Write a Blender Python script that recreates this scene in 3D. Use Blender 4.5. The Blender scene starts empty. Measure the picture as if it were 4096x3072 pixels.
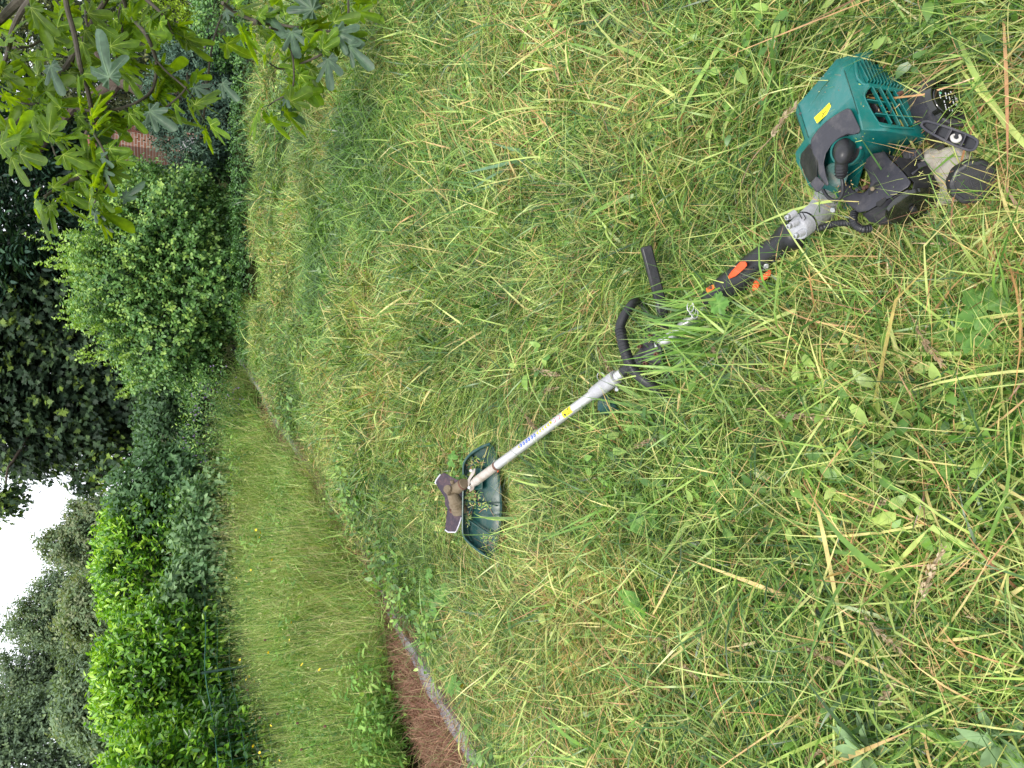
import bpy, math, random
import numpy as np
from mathutils import Vector, Matrix, noise as mnoise

random.seed(11)
rng = np.random.default_rng(11)
scn = bpy.context.scene
COL = scn.collection
R = math.radians

# ------------------------------------------------------------------ camera
PITCH = R(26.0)
CAM = np.array([0.0, 0.0, 1.30])
FW = np.array([0.0, math.cos(PITCH), -math.sin(PITCH)])
UP = np.array([0.0, math.sin(PITCH), math.cos(PITCH)])
RT = np.array([1.0, 0.0, 0.0])
FPX = 2960.0                       # focal length in photo pixels (4096 wide)
SLOPE = 0.087                      # the lawn rises away from the camera
cam_d = bpy.data.cameras.new('camera'); cam_d.lens = 36.0 * FPX / 4096.0
cam_d.sensor_width = 36.0; cam_d.clip_start = 0.05; cam_d.clip_end = 2000
cam = bpy.data.objects.new('camera', cam_d); COL.objects.link(cam)
cam.matrix_world = Matrix(((-UP[0], RT[0], -FW[0], CAM[0]), (-UP[1], RT[1], -FW[1], CAM[1]),
                           (-UP[2], RT[2], -FW[2], CAM[2]), (0, 0, 0, 1)))   # phone held upright: the picture's left is up
scn.camera = cam

# ------------------------------------------------------------------ light
SUN_EL, SUN_AZ = R(58), R(200)
world = bpy.data.worlds.new('World'); scn.world = world; world.use_nodes = True
nt = world.node_tree; nt.nodes.clear()
w_out = nt.nodes.new('ShaderNodeOutputWorld'); w_bg = nt.nodes.new('ShaderNodeBackground')
w_sky = nt.nodes.new('ShaderNodeTexSky'); w_sky.sky_type = 'NISHITA'; w_sky.sun_disc = False
w_sky.sun_elevation = SUN_EL; w_sky.sun_rotation = SUN_AZ
w_sky.air_density = 1.0; w_sky.dust_density = 3.0
w_mix = nt.nodes.new('ShaderNodeMixRGB'); w_mix.inputs[0].default_value = 0.86
w_mix.inputs[2].default_value = (9.6, 9.9, 10.6, 1)          # even white overcast over the blue
w_bg.inputs[1].default_value = 0.12
nt.links.new(w_sky.outputs[0], w_mix.inputs[1]); nt.links.new(w_mix.outputs[0], w_bg.inputs[0])
nt.links.new(w_bg.outputs[0], w_out.inputs[0])
sun_d = bpy.data.lights.new('sun', 'SUN'); sun_d.energy = 1.5; sun_d.angle = R(12); sun_d.color = (1.0, 0.96, 0.88)
sun = bpy.data.objects.new('sun', sun_d); COL.objects.link(sun)
sdir = Vector((math.cos(SUN_EL) * math.sin(SUN_AZ), math.cos(SUN_EL) * math.cos(SUN_AZ), math.sin(SUN_EL)))
sun.rotation_euler = sdir.to_track_quat('Z', 'Y').to_euler()
scn.view_settings.view_transform = 'Standard'; scn.view_settings.look = 'None'
scn.view_settings.exposure = 0.70; scn.view_settings.gamma = 1.0
scn.cycles.max_bounces = 4; scn.cycles.transparent_max_bounces = 8
scn.cycles.diffuse_bounces = 1; scn.cycles.transmission_bounces = 3; scn.cycles.glossy_bounces = 2

# ------------------------------------------------------------------ helpers
def W(px, py, d):
    """a point seen at photo pixel (px, py), d metres deep"""
    a = (px - 2048.0) / FPX; b = (1536.0 - py) / FPX
    return CAM + d * (FW - a * UP + b * RT)

def plane(y):
    return SLOPE * np.minimum(y, 7.5)

def Gd(px, py, h=0.0):
    a = (px - 2048.0) / FPX; b = (1536.0 - py) / FPX
    v = FW - a * UP + b * RT
    return (SLOPE * 0 + h - CAM[2]) / (v[2] - SLOPE * v[1])

def G(px, py, h=0.0):
    return W(px, py, Gd(px, py, h))

def proj(P):
    """world points (n,3) -> photo pixels and depth"""
    q = np.atleast_2d(P) - CAM
    d = q @ FW
    return 2048.0 - FPX * (q @ UP) / d, 1536.0 - FPX * (q @ RT) / d, d

def bumps(x, y):
    x = np.asarray(x, float); y = np.asarray(y, float)
    return (0.022 * np.sin(3.1 * x + 1.3 * y + .6) * np.sin(2.7 * y - .8 * x) + 0.014 * np.sin(7.3 * x + 2.1) * np.sin(6.1 * y + .5)
            + 0.02 * np.sin(1.1 * x - 1.9 * y))

def gh(x, y):
    x = np.asarray(x, float); y = np.asarray(y, float)
    return plane(y) + bumps(x, y) * np.clip((y - 2.6) / 1.2, 0.25, 1) * np.clip((60 - y) / 10, 0, 1)

def put(o, label=None, cat=None, group=None, kind=None):
    if label: o['label'] = label
    if cat: o['category'] = cat
    if group: o['group'] = group
    if kind: o['kind'] = kind
    return o

def empty(name, loc, label=None, cat=None, group=None):
    o = bpy.data.objects.new(name, None); COL.objects.link(o); o.location = Vector([float(v) for v in loc])
    o.empty_display_size = .1
    return put(o, label, cat, group)

def attach(o, parent):
    o.parent = parent
    o.matrix_parent_inverse = Matrix.Identity(4)

def mesh_np(name, verts, faces, mat=None, attrs=None, smooth=False):
    """faces: list of (k,n) integer arrays, one per polygon size"""
    me = bpy.data.meshes.new(name)
    verts = np.ascontiguousarray(verts, dtype=np.float32).reshape(-1, 3)
    if isinstance(faces, np.ndarray): faces = [faces]
    faces = [np.asarray(f, np.int32) for f in faces if len(f)]
    tot = sum(f.size for f in faces); npoly = sum(len(f) for f in faces)
    me.vertices.add(len(verts)); me.vertices.foreach_set('co', verts.ravel())
    me.loops.add(tot); me.loops.foreach_set('vertex_index', np.concatenate([f.ravel() for f in faces]))
    me.polygons.add(npoly)
    sizes = np.concatenate([np.full(len(f), f.shape[1], np.int32) for f in faces])
    starts = np.concatenate([[0], np.cumsum(sizes)[:-1]]).astype(np.int32)
    me.polygons.foreach_set('loop_start', starts)
    if smooth: me.polygons.foreach_set('use_smooth', np.ones(npoly, bool))
    me.update(calc_edges=True)
    if attrs:
        for k, v in attrs.items():
            at = me.attributes.new(k, 'FLOAT', 'POINT'); at.data.foreach_set('value', np.ascontiguousarray(v, np.float32).ravel())
    if mat: me.materials.append(mat)
    return me

def add_obj(name, me, parent=None, world=True):
    o = bpy.data.objects.new(name, me); COL.objects.link(o)
    if parent is not None:
        attach(o, parent)
        if world:   # the mesh is in world coordinates: shift it into the parent's frame
            loc = parent.location.copy(); pp = parent.parent
            while pp is not None: loc += pp.location; pp = pp.parent
            me.transform(Matrix.Translation(-loc))
    return o

def mesh_py(name, verts, faces, mat, parent=None, bevel=0.0, smooth=True, seg=2, label=None, angle=40):
    me = bpy.data.meshes.new(name)
    me.from_pydata([tuple(float(c) for c in v) for v in verts], [], faces)
    me.materials.append(mat); me.update()
    import bmesh
    bm = bmesh.new(); bm.from_mesh(me); bmesh.ops.recalc_face_normals(bm, faces=bm.faces); bm.to_mesh(me); bm.free()
    o = add_obj(name, me, parent)
    if smooth:
        me.polygons.foreach_set('use_smooth', [True] * len(me.polygons)); 
        try: me.set_sharp_from_angle(angle=R(angle))
        except Exception: pass
    if bevel:
        b = o.modifiers.new('bevel', 'BEVEL'); b.width = bevel; b.segments = seg; b.limit_method = 'ANGLE'; b.angle_limit = R(22)
        b.harden_normals = False
    if label: o['label'] = label
    return o

# ------------------------------------------------------------------ materials
def new_mat(name):
    m = bpy.data.materials.new(name); m.use_nodes = True; m.node_tree.nodes.clear()
    return m, m.node_tree

def leaf_mat(name, ramp, rough=0.5, transl=0.3, tcol=None, spec=0.4, backpale=None, vary=0.12, patch=0.0):
    """thin leaf or blade: colour from the per-leaf tint attribute and a per-instance shift"""
    m, t = new_mat(name); N, L = t.nodes, t.links
    out = N.new('ShaderNodeOutputMaterial'); bs = N.new('ShaderNodeBsdfPrincipled'); tr = N.new('ShaderNodeBsdfTranslucent')
    mx = N.new('ShaderNodeMixShader'); at = N.new('ShaderNodeAttribute'); at.attribute_name = 'tint'
    rp = N.new('ShaderNodeValToRGB'); rp.color_ramp.interpolation = 'LINEAR'
    els = rp.color_ramp.elements
    els[0].position = ramp[0][0]; els[0].color = (*ramp[0][1], 1)
    els[1].position = ramp[-1][0]; els[1].color = (*ramp[-1][1], 1)
    for p, c in ramp[1:-1]:
        e = els.new(p); e.color = (*c, 1)
    if patch:      # drifts of greener and of drier growth
        g2 = N.new('ShaderNodeNewGeometry'); pn = N.new('ShaderNodeTexNoise'); pn.inputs['Scale'].default_value = 1.5; pn.inputs['Detail'].default_value = 3
        L.new(g2.outputs['Position'], pn.inputs['Vector']); pr = N.new('ShaderNodeMapRange')
        pr.inputs[1].default_value = .3; pr.inputs[2].default_value = .7; pr.inputs[3].default_value = -patch; pr.inputs[4].default_value = patch
        ad = N.new('ShaderNodeMath'); ad.operation = 'ADD'; ad.use_clamp = True
        L.new(pn.outputs['Fac'], pr.inputs[0]); L.new(pr.outputs[0], ad.inputs[0]); L.new(at.outputs['Fac'], ad.inputs[1]); L.new(ad.outputs[0], rp.inputs[0])
    else: L.new(at.outputs['Fac'], rp.inputs[0])
    oi = N.new('ShaderNodeObjectInfo'); mr = N.new('ShaderNodeMapRange')
    mr.inputs[3].default_value = 1 - vary; mr.inputs[4].default_value = 1 + vary
    L.new(oi.outputs['Random'], mr.inputs[0])
    geo = N.new('ShaderNodeNewGeometry'); nz = N.new('ShaderNodeTexNoise'); nz.inputs['Scale'].default_value = 45
    nz.inputs['Detail'].default_value = 2
    L.new(geo.outputs['Position'], nz.inputs['Vector'])
    nr = N.new('ShaderNodeMapRange'); nr.inputs[1].default_value = .3; nr.inputs[2].default_value = .7
    nr.inputs[3].default_value = .8; nr.inputs[4].default_value = 1.2; L.new(nz.outputs['Fac'], nr.inputs[0])
    mu = N.new('ShaderNodeMath'); mu.operation = 'MULTIPLY'; L.new(mr.outputs[0], mu.inputs[0]); L.new(nr.outputs[0], mu.inputs[1])
    if patch:
        vr = N.new('ShaderNodeMapRange'); vr.inputs[1].default_value = .35; vr.inputs[2].default_value = .65; vr.inputs[3].default_value = .78; vr.inputs[4].default_value = 1.16
        vn = N.new('ShaderNodeTexNoise'); vn.inputs['Scale'].default_value = 6.5; vn.inputs['Detail'].default_value = 4; L.new(geo.outputs['Position'], vn.inputs['Vector']); L.new(vn.outputs['Fac'], vr.inputs[0])
        m2 = N.new('ShaderNodeMath'); m2.operation = 'MULTIPLY'; L.new(mu.outputs[0], m2.inputs[0]); L.new(vr.outputs[0], m2.inputs[1]); mu = m2
    hs = N.new('ShaderNodeHueSaturation'); L.new(rp.outputs[0], hs.inputs['Color']); L.new(mu.outputs[0], hs.inputs['Value'])
    col = hs.outputs[0]
    if backpale:
        mc = N.new('ShaderNodeMixRGB'); mc.inputs[2].default_value = (*backpale, 1)
        fm = N.new('ShaderNodeMath'); fm.operation = 'MULTIPLY'; fm.inputs[1].default_value = .75
        L.new(geo.outputs['Backfacing'], fm.inputs[0]); L.new(fm.outputs[0], mc.inputs[0]); L.new(col, mc.inputs[1]); col = mc.outputs[0]
    L.new(col, bs.inputs['Base Color'])
    bs.inputs['Roughness'].default_value = rough; bs.inputs['Specular IOR Level'].default_value = spec
    tc = N.new('ShaderNodeMixRGB'); tc.blend_type = 'MULTIPLY'; tc.inputs[0].default_value = 1
    L.new(hs.outputs[0], tc.inputs[1]); tc.inputs[2].default_value = (*(tcol or (1.6, 1.7, .7)), 1)
    L.new(tc.outputs[0], tr.inputs['Color'])
    mx.inputs[0].default_value = transl
    L.new(bs.outputs[0], mx.inputs[1]); L.new(tr.outputs[0], mx.inputs[2]); L.new(mx.outputs[0], out.inputs[0])
    return m

def solid_mat(name, col, rough=.5, metal=0.0, spec=.5, dirt=None, dirt_amt=.35, dirt_scale=30, bump=0.0, bump_scale=300, coat=0.0, rvar=.12, trans=0.0):
    m, t = new_mat(name); N, L = t.nodes, t.links
    out = N.new('ShaderNodeOutputMaterial'); bs = N.new('ShaderNodeBsdfPrincipled')
    tc = N.new('ShaderNodeTexCoord')
    nz = N.new('ShaderNodeTexNoise'); nz.inputs['Scale'].default_value = dirt_scale; nz.inputs['Detail'].default_value = 7
    nz.inputs['Roughness'].default_value = .68
    L.new(tc.outputs['Object'], nz.inputs['Vector'])
    dm = N.new('ShaderNodeMapRange'); dm.inputs[1].default_value = .48; dm.inputs[2].default_value = .72
    dm.inputs[3].default_value = 0; dm.inputs[4].default_value = dirt_amt; L.new(nz.outputs['Fac'], dm.inputs[0])
    mx = N.new('ShaderNodeMixRGB'); mx.inputs[1].default_value = (*col, 1); mx.inputs[2].default_value = (*(dirt or tuple(c * 1.6 + .02 for c in col)), 1)
    L.new(dm.outputs[0], mx.inputs[0]); L.new(mx.outputs[0], bs.inputs['Base Color'])
    rm = N.new('ShaderNodeMapRange'); rm.inputs[3].default_value = max(.05, rough - rvar); rm.inputs[4].default_value = min(1, rough + rvar)
    n2 = N.new('ShaderNodeTexNoise'); n2.inputs['Scale'].default_value = dirt_scale * 2.3; n2.inputs['Detail'].default_value = 4
    L.new(tc.outputs['Object'], n2.inputs['Vector']); L.new(n2.outputs['Fac'], rm.inputs[0]); L.new(rm.outputs[0], bs.inputs['Roughness'])
    bs.inputs['Metallic'].default_value = metal; bs.inputs['Specular IOR Level'].default_value = spec
    bs.inputs['Coat Weight'].default_value = coat
    bs.inputs['Transmission Weight'].default_value = trans
    if bump:
        n3 = N.new('ShaderNodeTexNoise'); n3.inputs['Scale'].default_value = bump_scale; n3.inputs['Detail'].default_value = 3
        L.new(tc.outputs['Object'], n3.inputs['Vector'])
        bp = N.new('ShaderNodeBump'); bp.inputs['Strength'].default_value = bump; bp.inputs['Distance'].default_value = .0015
        L.new(n3.outputs['Fac'], bp.inputs['Height']); L.new(bp.outputs[0], bs.inputs['Normal'])
    L.new(bs.outputs[0], out.inputs[0])
    return m

GRASS_RAMP = [(0.0, (.018, .062, .008)), (.20, (.060, .155, .018)), (.42, (.165, .310, .045)), (.56, (.34, .46, .10)), (.66, (.53, .59, .18)),
              (.74, (.66, .54, .21)), (.83, (.64, .38, .17)), (.92, (.46, .22, .10)), (1.0, (.19, .09, .045))]
M = {}
M['grass'] = leaf_mat('grass_blade', GRASS_RAMP, rough=.36, transl=.20, spec=.6, patch=.13)
M['meadow'] = leaf_mat('meadow_blade', [(0, (.045, .14, .022)), (.3, (.13, .28, .045)), (.55, (.28, .44, .095)), (.75, (.48, .52, .19)), (.9, (.52, .42, .24)), (1, (.35, .24, .14))], rough=.5, transl=.25, patch=.10)
M['dead'] = leaf_mat('dead_blade', [(0, (.13, .055, .035)), (.5, (.30, .150, .095)), (.8, (.45, .29, .18)), (1, (.2, .25, .08))], rough=.7, transl=.15, tcol=(1.2, 1, .8))
M['straw'] = leaf_mat('straw_head', [(0, (.34, .24, .14)), (1, (.62, .50, .32))], rough=.7, transl=.2, tcol=(1.1, 1, .8))

def ground_mat():
    m, t = new_mat('soil_and_thatch'); N, L = t.nodes, t.links
    out = N.new('ShaderNodeOutputMaterial'); bs = N.new('ShaderNodeBsdfPrincipled'); tc = N.new('ShaderNodeTexCoord')
    a = N.new('ShaderNodeTexNoise'); a.inputs['Scale'].default_value = 40; a.inputs['Detail'].default_value = 8
    b = N.new('ShaderNodeTexNoise'); b.inputs['Scale'].default_value = 1.2; b.inputs['Detail'].default_value = 3
    L.new(tc.outputs['Object'], a.inputs[0]); L.new(tc.outputs['Object'], b.inputs[0])
    r1 = N.new('ShaderNodeValToRGB'); r1.color_ramp.elements[0].color = (.012, .014, .006, 1); r1.color_ramp.elements[1].color = (.05, .055, .02, 1)
    r2 = N.new('ShaderNodeValToRGB'); r2.color_ramp.elements[0].color = (.6, .9, .5, 1); r2.color_ramp.elements[1].color = (1.2, 1, .8, 1)
    L.new(a.outputs[0], r1.inputs[0]); L.new(b.outputs[0], r2.inputs[0])
    mx = N.new('ShaderNodeMixRGB'); mx.blend_type = 'MULTIPLY'; mx.inputs[0].default_value = 1
    L.new(r1.outputs[0], mx.inputs[1]); L.new(r2.outputs[0], mx.inputs[2]); L.new(mx.outputs[0], bs.inputs['Base Color'])
    bs.inputs['Roughness'].default_value = .95; bs.inputs['Specular IOR Level'].default_value = .1
    bp = N.new('ShaderNodeBump'); bp.inputs['Distance'].default_value = .02; L.new(a.outputs[0], bp.inputs['Height']); L.new(bp.outputs[0], bs.inputs['Normal'])
    L.new(bs.outputs[0], out.inputs[0]); return m
M['ground'] = ground_mat()
M['bark'] = solid_mat('bark', (.07, .05, .035), .9, dirt=(.14, .12, .09), dirt_amt=.8, dirt_scale=25, bump=1, bump_scale=60)
M['grit'] = solid_mat('weathered_grey_grit', (.26, .25, .27), .9, dirt=(.12, .11, .10), dirt_amt=.8, dirt_scale=60, bump=1, bump_scale=400)

# ------------------------------------------------------------------ ground
def build_ground():
    xs = np.unique(np.concatenate([np.linspace(-400, -8, 14), np.linspace(-8, 8, 161), np.linspace(8, 400, 14)]))
    ys = np.unique(np.concatenate([np.linspace(-400, -2, 10), np.linspace(-2, 12, 141), np.linspace(12, 600, 16)]))
    X, Y = np.meshgrid(xs, ys); Z = gh(X, Y) - .012
    Z = np.where(Y < -2, SLOPE * -2, Z)
    V = np.stack([X, Y, Z], -1).reshape(-1, 3); nx = len(xs)
    i = np.arange(len(ys) - 1)[:, None] * nx + np.arange(nx - 1)[None]
    F = np.stack([i, i + 1, i + nx + 1, i + nx], -1).reshape(-1, 4)
    put(add_obj('ground', mesh_np('ground', V, F, M['ground'], smooth=True)), kind='structure')
build_ground()

edge_pts = [G(1945, 3072), G(1600, 2500), G(1390, 2090), G(1080, 1600)]
EY = np.array([p[1] for p in edge_pts]); EX = np.array([p[0] for p in edge_pts])
def edge_x(y):
    y = np.asarray(y, float)
    s0 = (EX[1] - EX[0]) / (EY[1] - EY[0]); s1 = (EX[3] - EX[2]) / (EY[3] - EY[2])
    return np.where(y < EY[0], EX[0] + (y - EY[0]) * s0, np.where(y > EY[3], EX[3] + (y - EY[3]) * s1, np.interp(y, EY, EX)))

def build_edging():
    ys = np.arange(1.2, 7.0, .06); n = len(ys)
    V = []
    for k, y in enumerate(ys):
        x = float(edge_x(y)) + .008 * math.sin(k * 1.7); w = float(np.interp(y, [2.9, 3.5], [.045, .026])) + .006 * math.sin(k * .9 + 1)
        z = float(gh(x, y))
        V += [(x - w - .01, y, z - .03), (x - w, y, z + .026), (x + w, y + .02, z + .03), (x + w + .01, y + .02, z - .03)]
    F = [(4 * i + j, 4 * i + j + 1, 4 * i + 5 + j, 4 * i + 4 + j) for i in range(n - 1) for j in range(3)]
    o = mesh_py('kerb', V, F, M['grit'], angle=30)
    put(o, kind='structure')
build_edging()

# ------------------------------------------------------------------ grass blades
def blades(n, base, az, el0, curv, Ln, Wd, K=6, azc=None, roll=None, zmin=.004, kink=None, flat_tip=False):
    """vectorised curved blades: returns verts (n, 2K+1.., 3) and quads"""
    s = np.linspace(0, 1, K + 1)
    azc = rng.normal(0, .35, n) if azc is None else azc
    el = el0[:, None] - curv[:, None] * s[None] ** 1.2
    if kink is not None:
        kp = rng.uniform(.25, .75, n)[:, None]
        el = el - (kink[:, None] * (s[None] > kp)); 
    aa = az[:, None] + azc[:, None] * s[None] + (0 if kink is None else (kink * rng.normal(0, 1.2, n))[:, None] * (s[None] > kp))
    step = (Ln / K)[:, None]
    dx = np.cos(el) * np.cos(aa) * step; dy = np.cos(el) * np.sin(aa) * step; dz = np.sin(el) * step
    P = np.zeros((n, K + 1, 3)); P[:, 0] = base
    P[:, 1:, 0] = base[:, 0:1] + np.cumsum(dx[:, :-1], 1); P[:, 1:, 1] = base[:, 1:2] + np.cumsum(dy[:, :-1], 1)
    P[:, 1:, 2] = base[:, 2:3] + np.cumsum(dz[:, :-1], 1)
    zm = zmin + rng.uniform(0, .03, n)[:, None]
    P[:, :, 2] = np.where(P[:, :, 2] < zm, zm + .15 * (P[:, :, 2] - zm).clip(-.03, 0), P[:, :, 2])
    prof = (np.ones(K + 1) if flat_tip else np.clip(np.minimum(.55 + s * 2.2, (1 - s) * 2.1 + .02), 0, 1))
    roll = rng.normal(0, .6, n) if roll is None else roll
    w = (Wd[:, None] * prof[None] * .5)[..., None]
    side = np.stack([-np.sin(aa) * np.cos(roll)[:, None], np.cos(aa) * np.cos(roll)[:, None], np.repeat(np.sin(roll)[:, None], K + 1, 1)], -1)
    V = np.stack([P - side * w, P + side * w], 2).reshape(n, -1, 3)
    q = np.array([[2 * k, 2 * k + 1, 2 * k + 3, 2 * k + 2] for k in range(K)])
    F = (q[None] + (np.arange(n) * (2 * K + 2))[:, None, None]).reshape(-1, 4)
    return V.reshape(-1, 3), F

def tints(n, g=.62, y=.2, s=.14, b=.04):
    r = rng.random(n); t = np.empty(n)
    u = rng.random(n)
    t = np.where(r < g, u ** 1.1 * .52, np.where(r < g + y, .5 + u * .2, np.where(r < g + y + s, .72 + u * .14, .88 + u * .12)))
    return t

CLUMPS = {}
def register(group, idx, parts, mat):
    """parts: list of (V, F, tintPerVertex); one joined clump mesh kept in an unlinked collection"""
    if group not in CLUMPS: CLUMPS[group] = bpy.data.collections.new(group)
    V = np.concatenate([p[0] for p in parts]); off = 0; F = []
    for p in parts: F.append(p[1] + off); off += len(p[0])
    T = np.concatenate([p[2] for p in parts])
    me = mesh_np('%s_%02d' % (group, idx), V, np.concatenate(F), mat, {'tint': T})
    o = bpy.data.objects.new('%s_%02d' % (group, idx), me); CLUMPS[group].objects.link(o)

def disc(n, Rr, gap=0.0, seed=0.0):
    """scattered roots; gap > 0 leaves bare pockets between tussocks"""
    out = []
    while len(out) < n:
        a = rng.uniform(0, 2 * np.pi, n); r = Rr * np.sqrt(rng.random(n))
        r = r * (1 - .25 * rng.random(n) ** 3)
        X, Y = r * np.cos(a), r * np.sin(a)
        if gap:
            f = (np.sin(X * 13 + 3 * np.sin(Y * 9 + seed) + seed) * np.sin(Y * 15 - 2.5 * np.sin(X * 11 - seed)) + .5 * np.sin(X * 37 + seed) * np.sin(Y * 33 + 1.3 * seed))
            k = f > -1.0 + gap + rng.normal(0, .15, n); X, Y = X[k], Y[k]
        out += list(zip(X, Y))
    o = np.zeros((n, 3)); o[:, :2] = np.array(out[:n]); return o

def layer(n, Rr, zr, Lr, Wr, el, curv, tint, K=6, swirl=None, spread=.5, kink=0.0, azc=.3, gap=0.0, seed=0.0, wp=2):
    b = disc(n, Rr, gap, seed); b[:, 2] = rng.uniform(zr[0], zr[1], n)
    if swirl is None: az = rng.uniform(0, 2 * np.pi, n)
    else: az = 1.1 * np.sin(b[:, 0] * 5 + swirl) * np.cos(b[:, 1] * 4.3 + 2 * swirl) + rng.normal(0, spread, n) + np.pi * (rng.random(n) < .3)
    Ln = Lr[0] + (Lr[1] - Lr[0]) * rng.random(n) ** 1.4; Wd = Wr[0] + (Wr[1] - Wr[0]) * rng.random(n) ** wp
    e = rng.normal(el[0], el[1], n); c = rng.uniform(curv[0], curv[1], n)
    kk = None
    if kink: kk = np.where(rng.random(n) < .35, rng.uniform(0, kink, n), 0)
    V, F = blades(n, b, az, e, c, Ln, Wd, K, azc=rng.normal(0, azc, n), kink=kk)
    t = np.repeat(tint(n), 2 * K + 2)
    t = t + np.tile(np.repeat(np.linspace(.06, -.03, K + 1), 2), n)
    return V, F, np.clip(t, 0, 1)

# wide patches: cut, tangled, hay-like grass
RP = .42
for i in range(6):
    q = i * 1.7
    register('hay', i, [
        layer(800, RP, (0, .02), (.06, .20), (.002, .006), (.1, .3), (-.1, .6), lambda n: tints(n, .55, .1, .2, .15) * .9, K=3, kink=.6, gap=.35, seed=q),
        layer(1250, RP, (0, .04), (.08, .32), (.0022, .0080), (.28, .28), (.1, 1.0), lambda n: tints(n, .66, .26, .06, .02), K=5, swirl=q, spread=.42, kink=.8, gap=.6, seed=q),
        layer(620, RP, (0, .045), (.10, .32), (.0016, .0045), (.35, .35), (.2, 1.1), lambda n: tints(n, .45, .44, .10, .01), K=4, swirl=q + 1, spread=.8, kink=.7, gap=.5, seed=q),
        layer(150, RP, (.015, .06), (.14, .42), (.0018, .0042), (.13, .16), (-.05, .3), lambda n: tints(n, .15, .42, .38, .05), K=3, azc=.08),
        layer(90, RP, (.01, .05), (.10, .28), (.007, .014), (.3, .3), (.3, 1.3), lambda n: tints(n, .70, .28, .02, 0), K=6, kink=.6, wp=1),
    ], M['grass'])
# shorter, more upright growth
for i in range(6):
    q = 20 + i * 2.3
    register('turf', i, [
        layer(550, RP, (0, .02), (.05, .13), (.002, .006), (.3, .4), (0, .8), lambda n: tints(n, .6, .15, .2, .05) * .9, K=3, gap=.3, seed=q),
        layer(1500, RP, (0, .02), (.05, .20), (.0026, .0070), (.7, .4), (.4, 1.6), lambda n: tints(n, .68, .29, .03, 0), K=4, gap=.6, seed=q),
        layer(520, RP, (.01, .05), (.08, .24), (.0026, .009), (.35, .3), (.2, 1.0), lambda n: tints(n, .40, .50, .09, .01), K=4, swirl=q, spread=.7, gap=.55, seed=q),
        layer(110, RP, (.02, .06), (.12, .28), (.002, .0042), (.2, .25), (0, .4), lambda n: tints(n, .1, .5, .38, .02), K=3),
    ], M['grass'])
# short matted clippings for the open lawn
for i in range(5):
    q = 40 + i * 1.9
    register('matt', i, [
        layer(1500, RP, (0, .05), (.03, .10), (.002, .0055), (.15, .45), (-.3, 1.0), lambda n: tints(n, .50, .30, .15, .05), K=2, kink=.5, gap=.25, seed=q),
        layer(900, RP, (0, .02), (.05, .15), (.002, .0055), (.55, .4), (.3, 1.6), lambda n: tints(n, .72, .25, .03, 0), K=4, gap=.65, seed=q),
        layer(260, RP, (.02, .06), (.015, .04), (.008, .018), (.2, .5), (-.2, .8), lambda n: tints(n, .70, .28, .02, 0), K=2, gap=.4, seed=q, wp=1),
        layer(60, RP, (.02, .06), (.10, .22), (.0018, .004), (.15, .2), (0, .4), lambda n: tints(n, .1, .4, .42, .08), K=3),
    ], M['grass'])
# single tussocks with a heart of their own
for i in range(6):
    n0 = 70
    register('tuft', i, [
        layer(n0, .035, (0, .01), (.12, .34), (.003, .008), (.8, .35), (.5, 2.0), lambda n: tints(n, .8, .2, 0, 0), K=7, kink=.4, wp=1.2),
        layer(30, .05, (0, .02), (.10, .26), (.002, .005), (.5, .3), (.2, 1.4), lambda n: tints(n, .4, .4, .15, .05), K=5, kink=.6),
    ], M['grass'])
for i in range(3):
    register('lush', i, [
        layer(150, .09, (0, .01), (.12, .30), (.0025, .0065), (.75, .3), (.6, 2.0), lambda n: rng.uniform(.12, .56, n), K=6, wp=1.2),
        layer(30, .09, (0, .02), (.10, .26), (.003, .009), (.5, .3), (.2, 1.2), lambda n: rng.uniform(.3, .62, n), K=6),
    ], M['grass'])
# brown dead strip
for i in range(4):
    register('dead', i, [
        layer(700, .20, (0, .04), (.04, .15), (.0015, .0036), (.3, .5), (-.2, 1.2), lambda n: np.clip(rng.normal(.45, .25, n), 0, .85), K=3, kink=.8),
        layer(22, .2, (0, .04), (.08, .2), (.0014, .003), (.8, .4), (.2, 1.2), lambda n: np.full(n, 1.0), K=4),
    ], M['dead'])
# tall meadow grass
for i in range(5):
    register('meadow', i, [
        layer(520, .30, (0, .02), (.10, .34), (.0025, .0070), (.95, .4), (.2, 2.0), lambda n: tints(n, .6, .3, .1, 0), K=4),
        layer(330, .30, (.0, .02), (.24, .54), (.0012, .0024), (1.22, .27), (.05, .9), lambda n: tints(n, .25, .4, .35, 0), K=4),
        layer(330, .30, (.08, .44), (.010, .035), (.0015, .0045), (.9, .7), (.0, .8), lambda n: tints(n, .2, .3, .5, 0), K=2),
    ], M['meadow'])

def small_leaves(n, Rr, zr, Lr, tint, elong=.5, K=3):
    b = disc(n, Rr); b[:, 2] = rng.uniform(zr[0], zr[1], n)
    az = rng.uniform(0, 2 * np.pi, n); Ln = rng.uniform(Lr[0], Lr[1], n)
    s = np.linspace(0, 1, K + 1)
    V, F = blades(n, b, az, rng.normal(.25, .4, n), rng.uniform(0, .9, n), Ln, Ln * elong, K, roll=rng.normal(0, .4, n))
    return V, F, np.clip(np.repeat(tint(n), 2 * K + 2), 0, 1)
for i in range(4):
    register('weed', i, [
        small_leaves(70, .16, (.03, .10), (.015, .040), lambda n: rng.uniform(.15, .56, n), .55),
        small_leaves(12, .13, (.04, .11), (.03, .055), lambda n: rng.uniform(.2, .55, n), .42, K=4),
    ], M['grass'])
for i in range(4):
    register('herb', i, [
        small_leaves(640, .28, (.04, .30), (.015, .05), lambda n: rng.uniform(.05, .6, n), .4),
        layer(200, .28, (0, .02), (.15, .38), (.0015, .003), (1.3, .2), (.0, .5), lambda n: tints(n, .8, .2, 0, 0), K=4),
    ], M['meadow'])

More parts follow.
